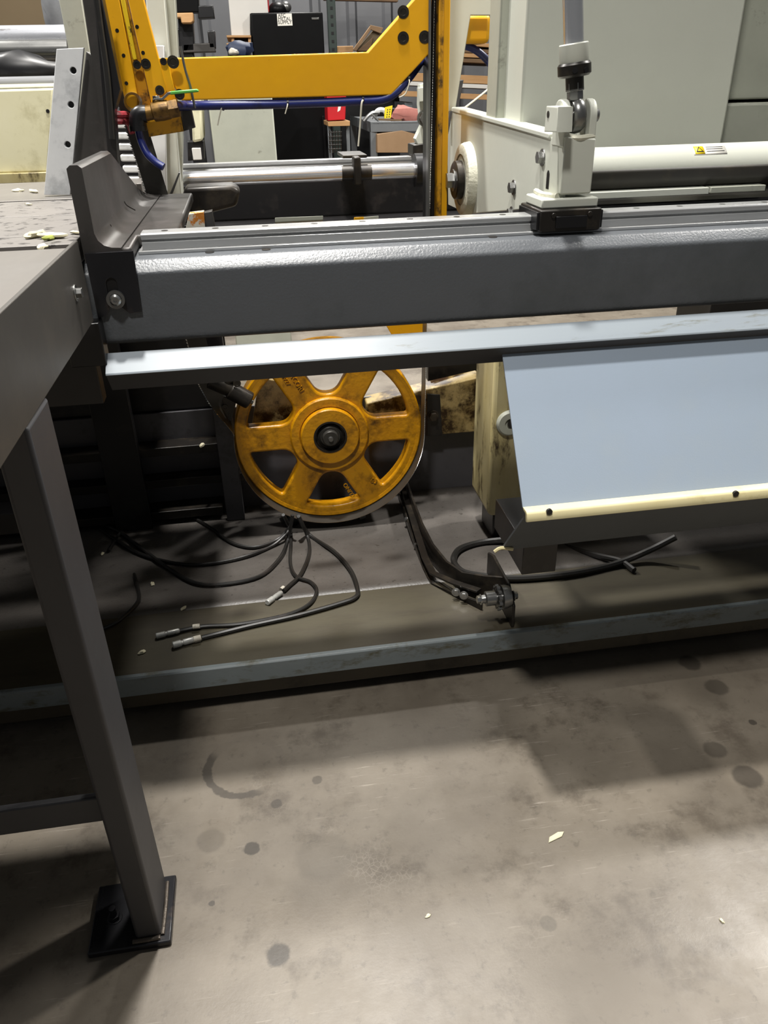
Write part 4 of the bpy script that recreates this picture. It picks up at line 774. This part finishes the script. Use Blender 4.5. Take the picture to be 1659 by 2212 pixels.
# workbench
wk = thing('workbench', 'grey steel workbench cluttered with tools behind the saw', 'workbench', V(1.2, 7.3, 0))
p0, p1, p2, p3 = P(800, 266, Z=1.10), P(1000, 262, Z=1.10), P(1000, 250, Z=1.10), P(757, 252, Z=1.10)
MB().prism([p0, p1, p2, p3], (0, 0, -.01)).build('bench_top', 'bench_grey', wk, .002)
def rim(a, b): MB().prism([a+EZ*.01, b+EZ*.01, b-EZ*.07, a-EZ*.07], (0, .03, 0)).build('bench_rim', 'bench_grey', wk, .003)
rim(p0, p1); rim(p3, p0)
for p in (p0, p3, p1): MB().box(p.x-.0, p.x+.06, p.y, p.y+.06, 0, 1.08).build('bench_leg', 'bench_grey', wk, .004)
MB().prism([p0+V(0, .05, -.62), p1+V(0, .05, -.62), p2+V(0, 0, -.62), p3+V(0, 0, -.62)], (0, 0, .03)).build('lower_shelf', 'bench_grey', wk, .002)
def item(nm, lb, cat, mb, mat, bev=0): return tag(mb.build(nm, mat, None, bev), lb, cat)
item('grinder_guard', 'light grey curved tool part on the bench', 'tool', MB().tube(PX([(806, 258), (815, 240), (828, 238), (836, 248)], Y=p0.y+.15), .02, 8), 'mottled_steel')
item('clamp', 'grey clamp lying at the left end of the bench', 'tool', MB().tube(PX([(786, 262), (796, 250), (806, 244), (820, 243)], Y=p0.y+.1), .016, 8), 'steel')
item('wrench', 'thin crossed steel wrench on the bench', 'tool', MB().tube(PX([(802, 246), (818, 262)], Y=p0.y+.05), .01, 6), 'steel')
item('pry_bar', 'flat brown bar lying along the bench', 'tool', MB().prism(PX([(818, 256), (868, 258), (868, 262), (818, 260)], Y=p0.y+.1), (0, .05, 0)), 'wood_dark', .002)
yt = thing('yellow_gauge', 'yellow card with black marks standing on the bench', 'gauge', P(840, 258, Y=p0.y+.12))
crd = plateXZ('card', 'tag_yellow', yt, [(832, 232), (848, 228), (844, 255), (830, 256)], p0.y+.12, .02, bev=0)
for i in range(4):
    for j in range(2):
        x, y = 836.5+j*5-i*.6, 236+i*5.2-j*.6; plateXZ('mark', 'ink', crd, [(x, y), (x+2, y-.4), (x+1.8, y+2.4), (x-.2, y+2.8)], p0.y+.119, .003, bev=0)
item('work_glove', 'pink leather glove crumpled on the bench', 'glove', MB().lump(P(876, 248, Y=p0.y+.15), .095, (1.45, .7, .7), 2, .7), 'pink')
item('black_case', 'black case standing behind the pink glove', 'case', MB().prism(PX([(842, 232), (905, 240), (905, 258), (842, 256)], Y=p0.y+.35), (0, .1, 0)), 'black_plastic', .01)
cbx = thing('cardboard_box', 'brown cardboard box stored under the workbench', 'box', P(850, 320, Y=7.4))
MB().prism(PX([(815, 290), (868, 282), (900, 290), (900, 330), (815, 330)], Y=7.3), (0, .3, 0)).build('box_body', 'cardboard', cbx, .004)
# lumber rack
lr = thing('lumber_rack', 'grey steel rack upright and shelf holding plywood in the background', 'rack', V(2.0, 9.0, 0))
for x in (722, 1066): 
    q = P(x, 150, Y=9.0); MB().box(q.x-.04, q.x+.04, 9.0, 9.08, 0, 3.2).build('rack_upright', 'green_upright' if x == 722 else 'bench_grey', lr, .004)
    for i in range(14): MB().box(q.x-.012, q.x+.012, 8.996, 9.0, 1.2+i*.07, 1.225+i*.07).build('upright_slot', 'black_oil', lr)
for i, (y0_, y1_, mt) in enumerate(((92, 100, 'wood'), (103, 112, 'wood_dark'), (113, 122, 'wood'), (124, 133, 'wood_dark'), (160, 178, 'wood'), (179, 188, 'white_board'), (200, 212, 'wood'))):
    o = MB().prism(PX([(868 if y0_ > 100 else 980, y0_-4), (1100, y0_+6), (1100, y1_+6), (868 if y0_ > 100 else 980, y1_-4)], Y=8.6), (0, .9, 0)).build('plywood_sheet', mt, None, .004)
    tag(o, ('top plywood sheet on the rack', 'second dark board on the rack from the top', 'third plywood sheet on the rack', 'fourth dark board on the rack', 'wide tan board above the white sheet', 'white sheet between tan boards', 'lowest tan board on the rack')[i], 'board', 'boards on the lumber rack')
for x in (870, 1095): q = P(x, 200, Y=8.8); MB().box(q.x, q.x+.08, 8.7, 9.4, P(x, 216, Y=8.8).z-.1, P(x, 216, Y=8.8).z-.02).build('rack_arm', 'bench_grey', lr, .003)
o = MB().prism(PX([(985, 175), (1002, 172), (1022, 250), (990, 250)], Y=5.0)[:2]+[V(1.0, 5, 0), V(.9, 5, 0)], (0, .1, 0)).build('grey_bracket', 'dark_steel', None, .004); tag(o, 'dark grey bracket seen between column and housing', 'bracket')
q_, q2 = P(700, 115, Y=9.3), P(862, 115, Y=9.3); o = MB().box(q_.x, q2.x, 9.3, 9.75, 0, q_.z).build('storage_cabinet', 'black_plastic', None, .006); tag(o, 'dark storage cabinet behind the workbench under the carton', 'cabinet')
q_, q2 = P(486, 116, Y=7.6), P(545, 116, Y=7.6); o = MB().box(q_.x, q2.x, 7.55, 7.98, 0, q_.z-.02).build('parts_crate', 'black_plastic', None, .006); tag(o, 'dark crate below the blue bag beside the fridge', 'crate')
cbo = thing('open_carton', 'open cardboard carton with flaps above the yellow beam corner', 'box', P(790, 100, Y=9.35))
for q, mt in (([(762, 108), (800, 56), (804, 60), (770, 110)], 'cardboard'), ([(800, 54), (828, 60), (822, 72), (802, 64)], 'cardboard'), ([(772, 110), (806, 80), (800, 110)], 'wood_dark'), ([(770, 108), (806, 66), (840, 75), (830, 115), (775, 115)], 'brown_board')): MB().prism(PX(q, Y=9.35 if mt != 'brown_board' else 9.4), (0, .05, 0)).build('flap' if mt == 'cardboard' else 'inner_side', mt, cbo, .002)
o = MB().prism(PX([(723, 100), (763, 99), (763, 114), (725, 114)], Y=9.35), (0, .3, 0)).build('timber_end', 'wood', None, .004); tag(o, 'pale timber end beside the open carton', 'timber')
o = MB().prism(PX([(700, -40), (860, -40), (860, 4), (700, 0)], Y=9.8), (0, .1, 0)).build('red_rack_beam', 'wood_dark', None, .004); tag(o, 'dark red rack beam across the top of the view', 'rack beam')
bb_ = MB().prism(PX([(-80, -60), (128, -60), (140, 66), (-80, 70)], Y=4.4), (0, .06, 0)).build('brown_board', 'brown_board', None, .004); tag(bb_, 'large brown board behind the top left roller', 'board')
gc = MB().lump(P(122, 22, Y=4.2), .1, (.55, .4, 1.1), 5, .6).build('grey_rag', 'grey_cloth'); tag(gc, 'grey rag hanging beside the brown board', 'rag')
